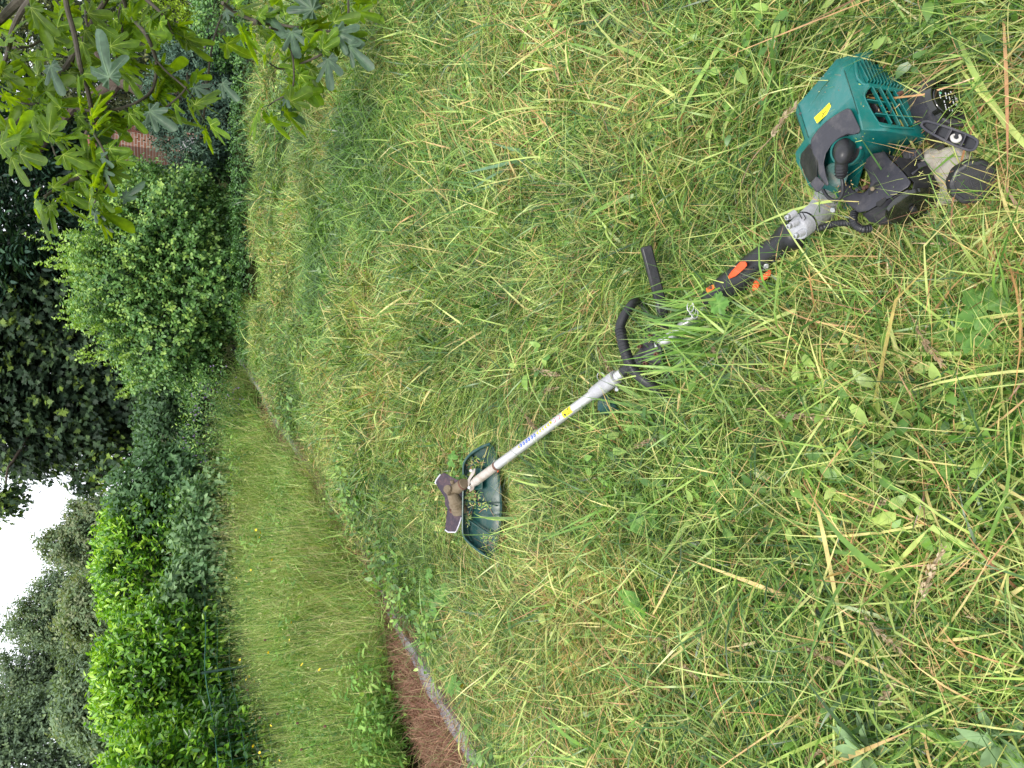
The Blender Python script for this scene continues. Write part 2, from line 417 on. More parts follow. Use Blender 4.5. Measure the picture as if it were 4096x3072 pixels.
def scatter(name, groups, pts, rot, scl, idx, label=None):
    """one ground-cover object: points carrying which clump stands there, its turn and size"""
    coll = bpy.data.collections.new(name + '_sources')
    for g in groups:
        for o in CLUMPS[g].objects: coll.objects.link(o)
    me = bpy.data.meshes.new(name); me.vertices.add(len(pts)); me.vertices.foreach_set('co', np.asarray(pts, np.float32).ravel())
    a = me.attributes.new('turn', 'FLOAT_VECTOR', 'POINT'); a.data.foreach_set('vector', np.asarray(rot, np.float32).ravel())
    a = me.attributes.new('size', 'FLOAT_VECTOR', 'POINT'); a.data.foreach_set('vector', np.asarray(scl, np.float32).ravel())
    a = me.attributes.new('pick', 'INT', 'POINT'); a.data.foreach_set('value', np.asarray(idx, np.int32).ravel())
    o = add_obj(name, me)
    ng = bpy.data.node_groups.new(name, 'GeometryNodeTree')
    ng.interface.new_socket('Geometry', in_out='INPUT', socket_type='NodeSocketGeometry')
    ng.interface.new_socket('Geometry', in_out='OUTPUT', socket_type='NodeSocketGeometry')
    N, L = ng.nodes, ng.links
    gi = N.new('NodeGroupInput'); go = N.new('NodeGroupOutput'); ip = N.new('GeometryNodeInstanceOnPoints')
    ci = N.new('GeometryNodeCollectionInfo'); ci.inputs['Collection'].default_value = coll
    ci.inputs['Separate Children'].default_value = True; ci.inputs['Reset Children'].default_value = True
    def na(nm, ty):
        k = N.new('GeometryNodeInputNamedAttribute'); k.data_type = ty; k.inputs['Name'].default_value = nm
        return k.outputs['Attribute']
    er = N.new('FunctionNodeEulerToRotation'); L.new(na('turn', 'FLOAT_VECTOR'), er.inputs[0])
    L.new(gi.outputs[0], ip.inputs['Points']); L.new(ci.outputs[0], ip.inputs['Instance'])
    ip.inputs['Pick Instance'].default_value = True
    L.new(na('pick', 'INT'), ip.inputs['Instance Index']); L.new(er.outputs[0], ip.inputs['Rotation'])
    L.new(na('size', 'FLOAT_VECTOR'), ip.inputs['Scale']); L.new(ip.outputs[0], go.inputs[0])
    md = o.modifiers.new('scatter', 'NODES'); md.node_group = ng
    return put(o, label, None, None, 'stuff')

# tool silhouette in photo pixels, to keep the thick growth off it
TOOL_LINE = np.array([(3860, 700), (3600, 480), (3400, 600), (3230, 880), (2800, 1230), (2650, 1370), (2440, 1520), (2150, 1735), (1960, 1870), (1920, 1800), (1930, 2150)], float)
TOOL_RAD = np.array([300, 330, 330, 170, 130, 120, 90, 60, 150, 230, 260], float)
def tool_gap(px, py):
    """>0: pixels clear of the tool; negative: inside it"""
    best = np.full(px.shape, 1e9)
    for k in range(len(TOOL_LINE) - 1):
        a, b = TOOL_LINE[k], TOOL_LINE[k + 1]; ab = b - a
        t = np.clip(((px - a[0]) * ab[0] + (py - a[1]) * ab[1]) / (ab @ ab), 0, 1)
        dd = np.hypot(px - a[0] - t * ab[0], py - a[1] - t * ab[1]) - (TOOL_RAD[k] * (1 - t) + TOOL_RAD[k + 1] * t)
        best = np.minimum(best, dd)
    return best

def vnoise(x, y, s, seed=0.0):
    return np.array([mnoise.noise(Vector((a * s + seed, b * s - seed, seed * .37))) for a, b in zip(x, y)])

def grid(x0, x1, y0, y1, st):
    xs = np.arange(x0, x1, st); ys = np.arange(y0, y1, st)
    X, Y = np.meshgrid(xs, ys); X = X.ravel() + rng.uniform(-.6, .6, X.size) * st; Y = Y.ravel() + rng.uniform(-.6, .6, Y.size) * st
    return X, Y

def in_view(x, y, z, m=260):
    px, py, d = proj(np.stack([x, y, z], -1))
    return (d > .3) & (px > -m) & (px < 4096 + m * 2) & (py > -m * 1.5) & (py < 3072 + m * 1.5)

def turns(x, y, th):
    """turn each patch by th about the vertical, then lay it on the slope of the ground"""
    e = .05
    sy = (gh(x, y + e) - gh(x, y - e)) / (2 * e); sx = (gh(x + e, y) - gh(x - e, y)) / (2 * e)
    rx, ry = np.arctan(sy), -np.arctan(sx)
    return np.stack([rx * np.cos(th) + ry * np.sin(th), -rx * np.sin(th) + ry * np.cos(th), th], -1)

def lawn():
    P, RO, SC, ID = [], [], [], []
    def emit(x, y, sc, ids, dz=0, szz=1.0):
        z = gh(x, y) + dz
        k = in_view(x, y, z, 500); x, y, z = x[k], y[k], z[k]; sc = np.broadcast_to(sc, k.shape)[k]; ids = ids[k]; zz = np.broadcast_to(szz, k.shape)[k]
        P.append(np.stack([x, y, z], -1)); RO.append(turns(x, y, 7.0 * vnoise(x, y, .9, 2.0) + rng.normal(0, .45, len(x)) + 1.2))
        SC.append(np.stack([sc, sc, sc * zz], -1)); ID.append(ids)
    H, T, U, WD = 0, 6, 12, 18
    x, y = grid(-2.2, 1.9, .5, 3.1, .205)                      # near
    k = x > edge_x(y) + .36; x, y = x[k], y[k]
    px, py, d = proj(np.stack([x, y, gh(x, y)], -1)); gp = tool_gap(px, py) / FPX * d
    k = gp > .30; x, y = x[k], y[k]
    turfish = vnoise(x, y, 1.1, 9.0) - .15 > rng.uniform(-.3, .3, len(x))
    ids = np.where(turfish, T + rng.integers(0, 6, len(x)), H + rng.integers(0, 6, len(x)))
    emit(x, y, rng.uniform(.72, 1.0, len(x)), ids, szz=rng.uniform(.75, 1.15, len(x)))
    x, y = grid(-.9, 1.2, .5, 3.3, .105)                       # finer, lower patches around the tool
    k = x > edge_x(y) + .36; x, y = x[k], y[k]
    px, py, d = proj(np.stack([x, y, gh(x, y)], -1)); gp = tool_gap(px, py) / FPX * d
    k = gp < .36; x, y, gp = x[k], y[k], gp[k]
    ids = np.where(rng.random(len(x)) < .3, T + rng.integers(0, 6, len(x)), H + rng.integers(0, 6, len(x)))
    low = np.clip((gp + .02) / .16, 0, 1); gz_ = (px[k] > 1780) & (px[k] < 2230) & (py[k] > 1720) & (py[k] < 2280)
    low = np.where(gz_, -.55, low)
    emit(x, y, rng.uniform(.42, .52, len(x)) + .12 * low, ids, dz=-.012 * (1 - low), szz=.75 + .55 * low)
    x, y = grid(-2.4, 4.4, 3.0, 5.95, .20)                     # far: finer
    k = (x > edge_x(y) + .34); x, y = x[k], y[k]
    px, py, d = proj(np.stack([x, y, gh(x, y)], -1)); inside = tool_gap(px, py) < 20
    u = rng.random(len(x)); mt = u < np.interp(y, [3, 3.6], [.45, .8])
    ids = np.where(mt, 25 + rng.integers(0, 5, len(x)), np.where(rng.random(len(x)) < .7, T + rng.integers(0, 6, len(x)), H + rng.integers(0, 6, len(x))))
    fine = np.interp(y, [3, 4, 6], [.85, .72, .70]) * np.where(mt, 1.15, 1.0)
    emit(x, y, fine * rng.uniform(.9, 1.15, len(x)), ids, szz=np.where(inside, .7, np.clip(.85 + 1.3 * vnoise(x, y * 1.4, 1.5, 21.), .3, 1.6) * rng.uniform(.85, 1.15, len(x))), dz=.05 * vnoise(x, y * 1.4, 1.5, 21.))
    # a band of long lush green grass along the right of the lawn
    x, y = grid(.2, 2.6, 1.9, 4.6, .085)
    px, py, d = proj(np.stack([x, y, gh(x, y)], -1)); k = (py < 1150 + 250 * vnoise(x, y, 1.5, 40.)) & (px > 1280) & (px < 2150) & (vnoise(x, y, 2.0, 50.) > -.25)
    x, y = x[k], y[k]; emit(x, y, rng.uniform(.8, 1.3, len(x)), 22 + rng.integers(0, 3, len(x)), szz=rng.uniform(.5, .9, len(x)))
    # narrow rim along the edging
    y = np.arange(1.0, 6.6, .05); x = edge_x(y) + np.interp(y, [2.6, 3.4], [.12, .03]) + rng.uniform(0, .26, len(y))
    emit(x, y, rng.uniform(.35, .6, len(x)), U + rng.integers(0, 6, len(x)), szz=.8)
    y = np.arange(3.15, 6.6, .07); x = edge_x(y) + rng.uniform(-.05, .06, len(y))
    emit(x, y, rng.uniform(.3, .5, len(x)), U + rng.integers(0, 6, len(x)), szz=.7)
    y = np.arange(1.0, 6.6, .09); x = edge_x(y) + .26 + rng.uniform(0, .2, len(y))
    emit(x, y, rng.uniform(.42, .55, len(x)), H + rng.integers(0, 12, len(x)))
    # tufts over all of it
    x, y = grid(-2.2, 4.2, .6, 5.9, .125)
    k = (x > edge_x(y) + .16); x, y = x[k], y[k]
    px, py, d = proj(np.stack([x, y, gh(x, y)], -1)); gp = tool_gap(px, py)
    k = (gp > 40) & (rng.random(len(x)) < .7 + vnoise(x, y, 1.9, 4.)); x, y = x[k], y[k]
    emit(x, y, rng.uniform(.45, 1.1, len(x)), U + rng.integers(0, 6, len(x)), szz=rng.uniform(.5, 1.0, len(x)))
    x, y = grid(-2, 4, .8, 5.8, .17)
    k = (x > edge_x(y) + .1) & (vnoise(x, y, 2.2, 33.) > .02); x, y = x[k], y[k]
    px, py, d = proj(np.stack([x, y, gh(x, y)], -1)); k = tool_gap(px, py) > 40; x, y = x[k], y[k]
    emit(x, y, rng.uniform(.6, 1.1, len(x)), WD + rng.integers(0, 4, len(x)))
    P_, RO_, SC_, ID_ = map(np.concatenate, (P, RO, SC, ID))
    # the clump sources are picked in name order: hay, lush, matt, tuft, turf, weed
    remap = np.concatenate([np.arange(6), 20 + np.arange(6), 14 + np.arange(6), 26 + np.arange(4), 6 + np.arange(3), 9 + np.arange(5)])
    scatter('lawn_grass', ['hay', 'lush', 'matt', 'tuft', 'turf', 'weed'], P_, RO_, SC_, remap[ID_])
    print('lawn instances', len(P_))
lawn()

def strip_and_meadow():
    x, y = grid(-3.2, .4, 1.8, 6.4, .10)
    e = edge_x(y); dleft = e - x
    wid = np.interp(y, [1.8, 2.6, 3.1, 3.6, 4.5, 6], [.62, .52, .32, .18, .10, .07])
    k = (dleft > .05) & (dleft < wid + rng.normal(0, .05, len(x))); x0, y0 = x[k], y[k]
    z = gh(x0, y0) - .01; v = in_view(x0, y0, z); x0, y0, z = x0[v], y0[v], z[v]; n = len(x0)
    s = rng.uniform(.6, 1.0, n)
    scatter('dead_grass', ['dead'], np.stack([x0, y0, z], -1), turns(x0, y0, rng.uniform(0, 6.28, n)), np.stack([s, s, s], -1), rng.integers(0, 4, n))
    x, y = grid(-5, .3, 2.0, 8.5, .17)
    e = edge_x(y); dleft = e - x
    wid = np.interp(y, [1.8, 2.6, 3.1, 3.6, 4.5, 6], [.44, .34, .18, .10, .07, .05])
    hl = hedge_line(x)
    k = (dleft > wid + np.interp(y, [2.9, 3.5], [.36, .15]) + rng.normal(0, .04, len(x))) & (y < hl + .35); x, y = x[k], y[k]; wid = wid[k]; dl = dleft[k]
    z = gh(x, y); v = in_view(x, y, z, 500); x, y, z, dl, wid = x[v], y[v], z[v], dl[v], wid[v]; n = len(x)
    s = rng.uniform(.7, 1.15, n); rise = np.clip(.45 + (dl - wid) * 1.1, .45, 1.0)
    herby = vnoise(x, y, 1.6, 14.) > .02
    ids = np.where(rng.random(n) < np.where(herby, .7, .2) * np.interp(y, [3, 5], [1, .35]), rng.integers(0, 4, n), 4 + rng.integers(0, 5, n))
    scatter('meadow_grass', ['herb', 'meadow'], np.stack([x, y, z], -1), np.stack([rng.normal(0, .06, n), rng.normal(0, .06, n), rng.uniform(0, 6.28, n)], -1),
            np.stack([s, s, s * rise * .95], -1), ids)
    print('meadow', n)

def hedge_line(x):
    """front of the hedge: nearer at the left, farther towards the middle"""
    return np.interp(x, [-3.2, -1.8, -.7, .2], [4.1, 4.75, 5.9, 6.7])
strip_and_meadow()

# ------------------------------------------------------------------ the brush cutter
M['teal'] = solid_mat('teal_plastic', (.004, .140, .125), .33, spec=.6, dirt=(.10, .17, .14), dirt_amt=.5, dirt_scale=30, bump=.3, bump_scale=120)
M['teal_dark'] = solid_mat('dark_teal_plastic', (.006, .055, .050), .36, dirt=(.13, .15, .11), dirt_amt=.6, dirt_scale=22, bump=.2)
M['black'] = solid_mat('black_plastic', (.014, .014, .016), .38, dirt=(.10, .09, .085), dirt_amt=.30, dirt_scale=26, bump=.3, bump_scale=160)
M['dusty'] = solid_mat('dusty_black_plastic', (.034, .033, .041), .42, dirt=(.15, .135, .13), dirt_amt=.55, dirt_scale=24, bump=.45, bump_scale=160)
M['rubber'] = solid_mat('black_rubber', (.014, .014, .016), .42, dirt=(.05, .05, .05), dirt_amt=.2, bump=.2, bump_scale=200)
M['dark'] = solid_mat('engine_interior', (.012, .012, .012), .7)
M['gloss'] = solid_mat('glossy_black', (.010, .011, .009), .12, spec=.7, dirt=(.06, .06, .04), dirt_amt=.3, rvar=.05)
M['cast'] = solid_mat('cast_aluminium', (.48, .475, .49), .5, metal=.35, dirt=(.27, .255, .26), dirt_amt=.6, dirt_scale=45, bump=.7, bump_scale=380)
M['alu'] = solid_mat('brushed_aluminium', (.60, .59, .59), .38, metal=.6, dirt=(.40, .37, .35), dirt_amt=.45, dirt_scale=26, bump=.3, bump_scale=260)
M['alu_dirty'] = solid_mat('stained_aluminium', (.55, .49, .43), .5, metal=.5, dirt=(.28, .19, .11), dirt_amt=.8, dirt_scale=24, bump=.5, bump_scale=260)
M['steel'] = solid_mat('zinc_steel', (.55, .55, .55), .34, metal=.9, dirt=(.22, .19, .15), dirt_amt=.5)
M['rust'] = solid_mat('rusty_steel', (.16, .075, .05), .8, metal=.3, dirt=(.06, .035, .03), dirt_amt=.8, dirt_scale=60, bump=.8, bump_scale=400)
M['gear'] = solid_mat('grimy_gearbox_metal', (.20, .155, .10), .75, metal=.3, dirt=(.10, .07, .03), dirt_amt=.9, dirt_scale=34, bump=1, bump_scale=200)
M['blade'] = solid_mat('worn_blade_steel', (.040, .030, .042), .42, metal=.55, dirt=(.13, .075, .075), dirt_amt=.7, dirt_scale=30, bump=.6, bump_scale=200)
M['edge'] = solid_mat('bare_steel_edge', (.50, .48, .52), .38, metal=.8, dirt=(.2, .17, .17), dirt_amt=.5)
M['orange'] = solid_mat('orange_plastic', (.86, .10, .02), .42, dirt=(.6, .12, .05), dirt_amt=.3, bump=.1)
M['switch'] = solid_mat('switch_orange', (.90, .19, .03), .42, dirt=(.6, .12, .05), dirt_amt=.2)
M['yellow'] = solid_mat('yellow_sticker', (.90, .76, .01), .45, dirt=(.6, .5, .05), dirt_amt=.25)
M['ink'] = solid_mat('black_ink', (.015, .012, .012), .5)
M['blue'] = solid_mat('blue_ink', (.03, .09, .42), .5)
M['red'] = solid_mat('red_ink', (.55, .10, .12), .5)
M['white'] = solid_mat('white_print', (.66, .65, .66), .5, dirt=(.4, .4, .4))
M['tank'] = solid_mat('milky_tank_plastic', (.40, .37, .31), .42, dirt=(.20, .135, .09), dirt_amt=.95, dirt_scale=20, bump=.5, bump_scale=140)
M['pale_dirt'] = solid_mat('dusty_pale_teal', (.10, .22, .20), .6, dirt=(.26, .25, .22), dirt_amt=.9, dirt_scale=30, bump=.6)
M['clip'] = solid_mat('dry_clippings', (.22, .24, .10), .95, dirt=(.30, .22, .12), dirt_amt=.9, dirt_scale=90, bump=1)
M['rope'] = solid_mat('frayed_white_rope', (.50, .47, .43), .9, dirt=(.35, .33, .30), dirt_amt=.6, dirt_scale=120, bump=1)

EYE = [3560, 620]
def nv(ix, iy, out):
    """direction as seen on the part in hand: towards the picture's right, its bottom, and the viewer"""
    r = FW - (EYE[0] - 2048) / FPX * UP + (1536 - EYE[1]) / FPX * RT; r = r / np.linalg.norm(r)
    x = -UP + r * (UP @ r); x /= np.linalg.norm(x); y = -RT + r * (RT @ r); y -= x * (y @ x); y /= np.linalg.norm(y)
    v = ix * x + iy * y - out * r
    return v / np.linalg.norm(v)

def Dref(px): return 1.225 + (3560 - px) * .00030
def z1(X, Y, off=0.0):
    px, py = 3000 + X / 1.843, 100 + Y / 1.843
    return W(px, py, Dref(px) + off)
PX1 = 1.22 / 2960 / 1.843          # metres per z1 pixel

cutter = empty('brush_cutter', G(2650, 1370, .0), 'teal and black petrol brush cutter lying diagonally across the cut grass', 'brush cutter')

def frames(P):
    P = np.asarray(P, float); n = len(P)
    T = np.gradient(P, axis=0); T /= np.linalg.norm(T, axis=1)[:, None]
    u = np.cross(T[0], [0.13, .21, .97]); u /= np.linalg.norm(u); Us = []
    for i in range(n):
        u = u - T[i] * (u @ T[i]); u /= np.linalg.norm(u); Us.append(u)
    Us = np.array(Us); return T, Us, np.cross(T, Us)

def smooth_path(P, k=5):
    """Catmull-Rom through the given points"""
    P = np.asarray(P, float); Q = np.vstack([2 * P[0] - P[1], P, 2 * P[-1] - P[-2]]); out = []
    for i in range(1, len(Q) - 2):
        for t in np.linspace(0, 1, k, endpoint=False):
            a, b, c, d = Q[i - 1], Q[i], Q[i + 1], Q[i + 2]
            out.append(.5 * ((2 * b) + (c - a) * t + (2 * a - 5 * b + 4 * c - d) * t * t + (3 * b - a - 3 * c + d) * t ** 3))
    out.append(P[-1]); return np.array(out)

def tube(name, P, r, mat, parent, seg=16, caps=True, label=None, angle=40, flat=None):
    P = np.asarray(P, float); r = np.broadcast_to(np.asarray(r, float), (len(P),)); T, U, B = frames(P)
    a = np.linspace(0, 2 * np.pi, seg, endpoint=False)
    V = P[:, None] + r[:, None, None] * (np.cos(a)[None, :, None] * U[:, None] + np.sin(a)[None, :, None] * B[:, None])
    if flat is not None:   # squeeze along a direction
        d, k = flat; c = P[:, None]; V = V - (1 - k) * ((V - c) @ d)[..., None] * d
    V = V.reshape(-1, 3); F = []
    for i in range(len(P) - 1):
        for j in range(seg):
            F.append((i * seg + j, i * seg + (j + 1) % seg, (i + 1) * seg + (j + 1) % seg, (i + 1) * seg + j))
    if caps: F += [tuple(range(seg))[::-1], tuple((len(P) - 1) * seg + j for j in range(seg))]
    return mesh_py(name, V, F, mat, parent, label=label, angle=angle)

def lathe(name, c, n, prof, mat, parent, seg=28, label=None, lobes=0, lobe_amp=0.0, angle=40, up=None):
    """prof: (radius, height along n)"""
    n = np.asarray(n, float) / np.linalg.norm(n); u = np.cross(n, RT if up is None else up); u /= np.linalg.norm(u); b = np.cross(n, u)
    V = []; F = []
    for r, h in prof:
        for j in range(seg):
            a = 2 * math.pi * j / seg; rr = r * (1 + lobe_amp * math.copysign(abs(math.cos(lobes * a / 2)) ** .6, 1) - lobe_amp) if lobes else r
            V.append(c + n * h + (u * math.cos(a) + b * math.sin(a)) * rr)
    for i in range(len(prof) - 1):
        for j in range(seg):
            F.append((i * seg + j, i * seg + (j + 1) % seg, (i + 1) * seg + (j + 1) % seg, (i + 1) * seg + j))
    if prof[0][0] > 1e-4: F.append(tuple(range(seg)))
    if prof[-1][0] > 1e-4: F.append(tuple((len(prof) - 1) * seg + j for j in range(seg)))
    return mesh_py(name, V, F, mat, parent, label=label, angle=angle)

def prism(name, pts, depth, mat, parent, zf=z1, bevel=.002, shrink=1.0, label=None, seg=2, angle=35):
    """pts: outline with depth offsets; the back is pushed away from the viewer"""
    n = len(pts); cx = sum(p[0] for p in pts) / n; cy = sum(p[1] for p in pts) / n
    f = [zf(*p) for p in pts]
    b = [zf(cx + (p[0] - cx) * shrink, cy + (p[1] - cy) * shrink, p[2] + depth) for p in pts]
    F = [tuple(range(n)), tuple(range(2 * n - 1, n - 1, -1))] + [(i, i + n, (i + 1) % n + n, (i + 1) % n) for i in range(n)]
    return mesh_py(name, f + b, F, mat, parent, bevel=bevel, label=label, seg=seg, angle=angle)

def bar(name, p, q, w, h, mat, parent, nrm=None, bevel=.0006, label=None):
    p = np.asarray(p, float); q = np.asarray(q, float); d = (q - p) / np.linalg.norm(q - p)
    nrm = -FW if nrm is None else nrm; nn = nrm - d * (nrm @ d); nn /= np.linalg.norm(nn); s = np.cross(d, nn)
    V = [e + s * w / 2 * a + nn * h / 2 * b for e in (p, q) for a, b in ((-1, -1), (1, -1), (1, 1), (-1, 1))]
    F = [(0, 1, 2, 3), (7, 6, 5, 4), (0, 4, 5, 1), (1, 5, 6, 2), (2, 6, 7, 3), (3, 7, 4, 0)]
    return mesh_py(name, V, F, mat, parent, bevel=bevel, label=label, angle=30)

def bolt(p, n, r, h, mat, parent, name='bolt', socket=True):
    prof = [(0.0, -h * .2), (r * .95, -h * .2), (r, 0), (r, h * .85), (r * .88, h)]
    if socket: prof += [(r * .55, h), (r * .5, h * .45), (0.0, h * .45)]
    else: prof += [(0, h)]
    return lathe(name, np.asarray(p, float), n, prof, mat, parent, seg=14)

# --- engine shroud
def build_engine():
    EYE[:] = [3640, 560]
    v = {
        'a': (350, 585, .05), 'a2': (335, 640, .06), 'b0': (640, 262, .055), 'b': (700, 232, .065), 'b1': (695, 335, .03), 'b2': (775, 262, .05),
        'h': (832, 436, .008), 'c': (755, 520, -.02), 'd': (430, 830, .03), 'd2': (402, 842, .05), 'e': (332, 940, .08), 'e2': (340, 1010, .09), 'f': (430, 1185, .10),
        'g': (742, 1392, .11), 'm': (818, 772, -.055), 'm0': (795, 655, -.045), 'i': (843, 528, -.010), 'j': (942, 714, -.028), 'j0': (925, 700, -.03), 'k': (1205, 762, .016),
        'l': (1098, 500, .036), 'hh': (885, 456, .004), 'n': (1003, 782, -.036), 'n0': (1000, 748, -.032), 'o': (1308, 838, .042), 'p': (1245, 905, .085), 'q': (1000, 975, .07), 'q2': (838, 1040, .05),
        's1': (565, 1090, .045), 'v1': (785, 278, .048), 'v2': (900, 238, .085), 'v3': (1180, 430, .125), 'v5': (852, 424, .012), 'v4': (1150, 468, .058),
        'r0': (850, 196, .085), 'r1': (895, 166, .10), 'r2': (935, 178, .105), 'r3': (985, 262, .125), 'r4': (1110, 292, .15), 'r5': (1230, 440, .16),
        'x': (1240, 560, .08), 'y': (1270, 700, .05), 'h2': (870, 425, .006), 'l2': (1160, 487, .055),
    }
    ks = list(v); ix = {k: i for i, k in enumerate(ks)}; V = [z1(*v[k]) for k in ks]
    fs = [('a', 'b0', 'b', 'b1', 'c', 'd'), ('a', 'd', 'd2', 'a2'), ('b', 'b2', 'h', 'c', 'b1'), ('c', 'h', 'h2', 'hh', 'i'), ('c', 'i', 'j0', 'm0'), ('m0', 'j0', 'j', 'n0', 'm'),
          ('m', 'n0', 'n'), ('j', 'k', 'o', 'n', 'n0'), ('n', 'o', 'p', 'q', 'm'), ('m', 'q', 'q2'), ('d', 'c', 'm0', 'm', 'q2', 's1'), ('d', 's1', 'f', 'e2', 'e', 'd2'), ('s1', 'q2', 'g', 'f'),
          ('b', 'r0', 'v2', 'v1', 'b2'), ('b2', 'v1', 'v5', 'h'), ('h', 'v5', 'v4', 'l2', 'h2'), ('h2', 'l2', 'l', 'hh'), ('r0', 'r1', 'r2', 'r3', 'v2'), ('r3', 'r4', 'r5', 'v3', 'v2'),
          ('l', 'l2', 'v4', 'v3', 'x', 'y', 'k'), ('k', 'y', 'o'), ('v3', 'r5', 'x')]
    F = [tuple(ix[k] for k in f) for f in fs]
    # closing skirt away from the viewer
    rim = ['a2', 'a', 'b0', 'b', 'r0', 'r1', 'r2', 'r3', 'r4', 'r5', 'x', 'y', 'o', 'p', 'q', 'q2', 'g', 'f', 'e2', 'e', 'd2']
    n0 = len(V); cx, cy = 850, 680
    for k in rim:
        X, Y, o = v[k]; V.append(z1(cx + (X - cx) * .94, cy + (Y - cy) * .94, max(o, .05) + .075))
    m = len(rim)
    F += [(ix[rim[i]], n0 + i, n0 + (i + 1) % m, ix[rim[(i + 1) % m]]) for i in range(m)]
    sh = mesh_py('engine_shroud', V, F, M['teal'], cutter, bevel=.0032, seg=3, angle=60)
    # raised border around the grille and between the facets
    def rib(names, w, h=.004, off=-.001):
        P = smooth_path([z1(v[k][0], v[k][1], v[k][2] + off) for k in names], 4)
        tube('shroud_rim', P, w, M['teal'], sh, seg=8)
    rib(['hh', 'i', 'j', 'n0', 'k'], .0016); rib(['b2', 'h', 'l2'], .0030)
    # dark box behind the openings, the shade inside put into its colour
    prism('engine_shade_box', [(780, 270, .075), (905, 235, .11), (1185, 420, .15), (1215, 770, .075), (1000, 770, .035), (850, 560, .045)], .05, M['dark'], cutter, bevel=.002)
    # cylinder fins seen through the grille
    for k in range(4):
        X = 868 + k * 13; Y = 600 + k * 22
        bar('cylinder_fin', z1(X + 25, Y - 5, .016), z1(X + 75, Y + 55, .016), .0018, .02, M['dusty'], cutter)
    for k in range(13):                                                   # louvres of the back vent
        t = k / 12; p = (796 + t * 330, 276 + (0 if k < 1 else -12) + max(0, t - .2) * 175, .050 + t * .072); q = (868 + t * 290, 416 + t * 50, .010 + t * .045)
        bar('vent_slat', z1(p[0], p[1], p[2] - .002), z1(q[0], q[1], q[2] - .002), .0024, .007, M['teal'], sh)
    for (a, b) in (((899, 463, .006), (1041, 735, -.014)), ((956, 470, .012), (1103, 748, -.004)), ((1010, 482, .020), (1160, 756, .006)), ((1062, 492, .028), (1190, 735, .016))):
        bar('grille_slat', z1(*a), z1(*b), .0022, .008, M['teal'], sh)
    for (a, b) in (((855, 556, -.012), (1125, 600, .030)), ((914, 658, -.022), (1180, 692, .022))):
        bar('grille_bar', z1(*a), z1(*b), .0018, .011, M['teal'], sh)
    # yellow sticker with the stick figure like mark
    st = prism('warning_sticker', [(472, 683, .0175), (585, 572, .0155), (606, 622, .0125), (494, 726, .0145)], .004, M['yellow'], sh, bevel=.0)
    for a, b in (((527, 685), (541, 655)), ((541, 655), (531, 651)), ((541, 655), (562, 628))):
        bar('sticker_mark', z1(a[0], a[1], .0128), z1(b[0], b[1], .0128), .0009, .0006, M['ink'], st, bevel=0)
    for a, b in (((476, 676), (586, 578)),):
        bar('sticker_line', z1(a[0], a[1], .0135), z1(b[0], b[1], .0135), .0004, .0006, M['ink'], st, bevel=0)
    for pts in (('a2', 'd2'), ('b1', 'c', 'm0'), ('a', 'd')):
        P = [z1(v[k][0], v[k][1], v[k][2] - .0006) for k in pts]
        for p_, q_ in zip(P[:-1], P[1:]): bar('mould_seam', p_, q_, .0007, .0012, M['teal_dark'], sh, bevel=0)
    for X, Y, o_ in ((1258, 872, .05), (815, 905, -.03), (985, 250, .10), (372, 655, .045)):
        bolt(z1(X, Y, o_), nv(-.1, .1, 1), .0026, .0015, M['dusty'], sh, name='screw')
    sr3 = random.Random(12)
    for k in range(26):
        X, Y = sr3.uniform(420, 720), sr3.uniform(330, 700)
        if Y < 900 - X * .95 or Y > 1000 - X * .5: continue
        a_ = sr3.uniform(-1.2, -.4); L_ = sr3.uniform(8, 34)
        bar('scratch', z1(X, Y, .0105), z1(X + L_ * math.cos(a_), Y + L_ * math.sin(a_), .0105), .0003, .0005, M['pale_dirt'], sh, bevel=0)
    # black rear clip at the far corner
    prism('carry_hook', [(950, 180, .11), (1060, 188, .12), (1075, 230, .13), (1110, 268, .14), (1130, 300, .15), (1050, 290, .15), (990, 258, .135)], .02, M['black'], cutter, bevel=.003)
    # black plug guard: arc, flat panel and lead block
    outer = [(446, 880), (452, 838), (500, 770), (560, 712), (640, 655), (715, 612), (745, 622), (778, 690), (812, 762), (806, 800)]
    inner = [(780, 806), (715, 812), (650, 838), (600, 885), (560, 950), (545, 1020), (560, 1100), (585, 1180), (560, 1188), (505, 1105), (495, 1010), (462, 950)]
    oo = [(X, Y, -.018 - .05 * min(1, max(0, (X - 450) / 360)) + .012) for X, Y in outer] + [(X, Y, -.012 - .05 * min(1, max(0, (X - 450) / 360)) + .012) for X, Y in inner]
    prism('plug_guard', oo, .045, M['dusty'], cutter, bevel=.0035)
    prism('guard_panel', [(440, 872, .032), (375, 950, .05), (368, 1015, .058), (400, 1100, .058), (440, 1165, .055), (500, 1128, .03), (494, 1010, .02), (462, 930, .02)], .02, M['black'], cutter, bevel=.003)
    prism('lead_block', [(440, 1168, .02), (492, 1112, .012), (557, 1168, .008), (520, 1222, .014), (490, 1236, .02)], .022, M['dusty'], cutter, bevel=.0025)
    lathe('screw_recess', z1(478, 872, .0), nv(-.3, .2, 1), [(.0, -.004), (.0035, -.004), (.0045, .003), (.0058, .003), (.0062, -.006)], M['black'], cutter, seg=18)
    # boss around the plug
    lathe('plug_collar', z1(705, 930, -.012), nv(-.12, .10, 1), [(.0215, -.02), (.0215, -.004), (.022, .000), (.0245, .001), (.0262, -.003), (.0285, -.022)], M['teal'], cutter, seg=36)
    lathe('plug_well', z1(705, 930, -.012), nv(-.12, .10, 1), [(.0, -.0175), (.0214, -.0175), (.0212, -.006)], M['dark'], cutter, seg=30)
    prism('cowl_patch', [(540, 1060, .018), (600, 1010, .006), (700, 1030, .004), (730, 1100, .012), (700, 1180, .03), (620, 1200, .045), (570, 1150, .04)], .03, M['pale_dirt'], cutter, bevel=.006)
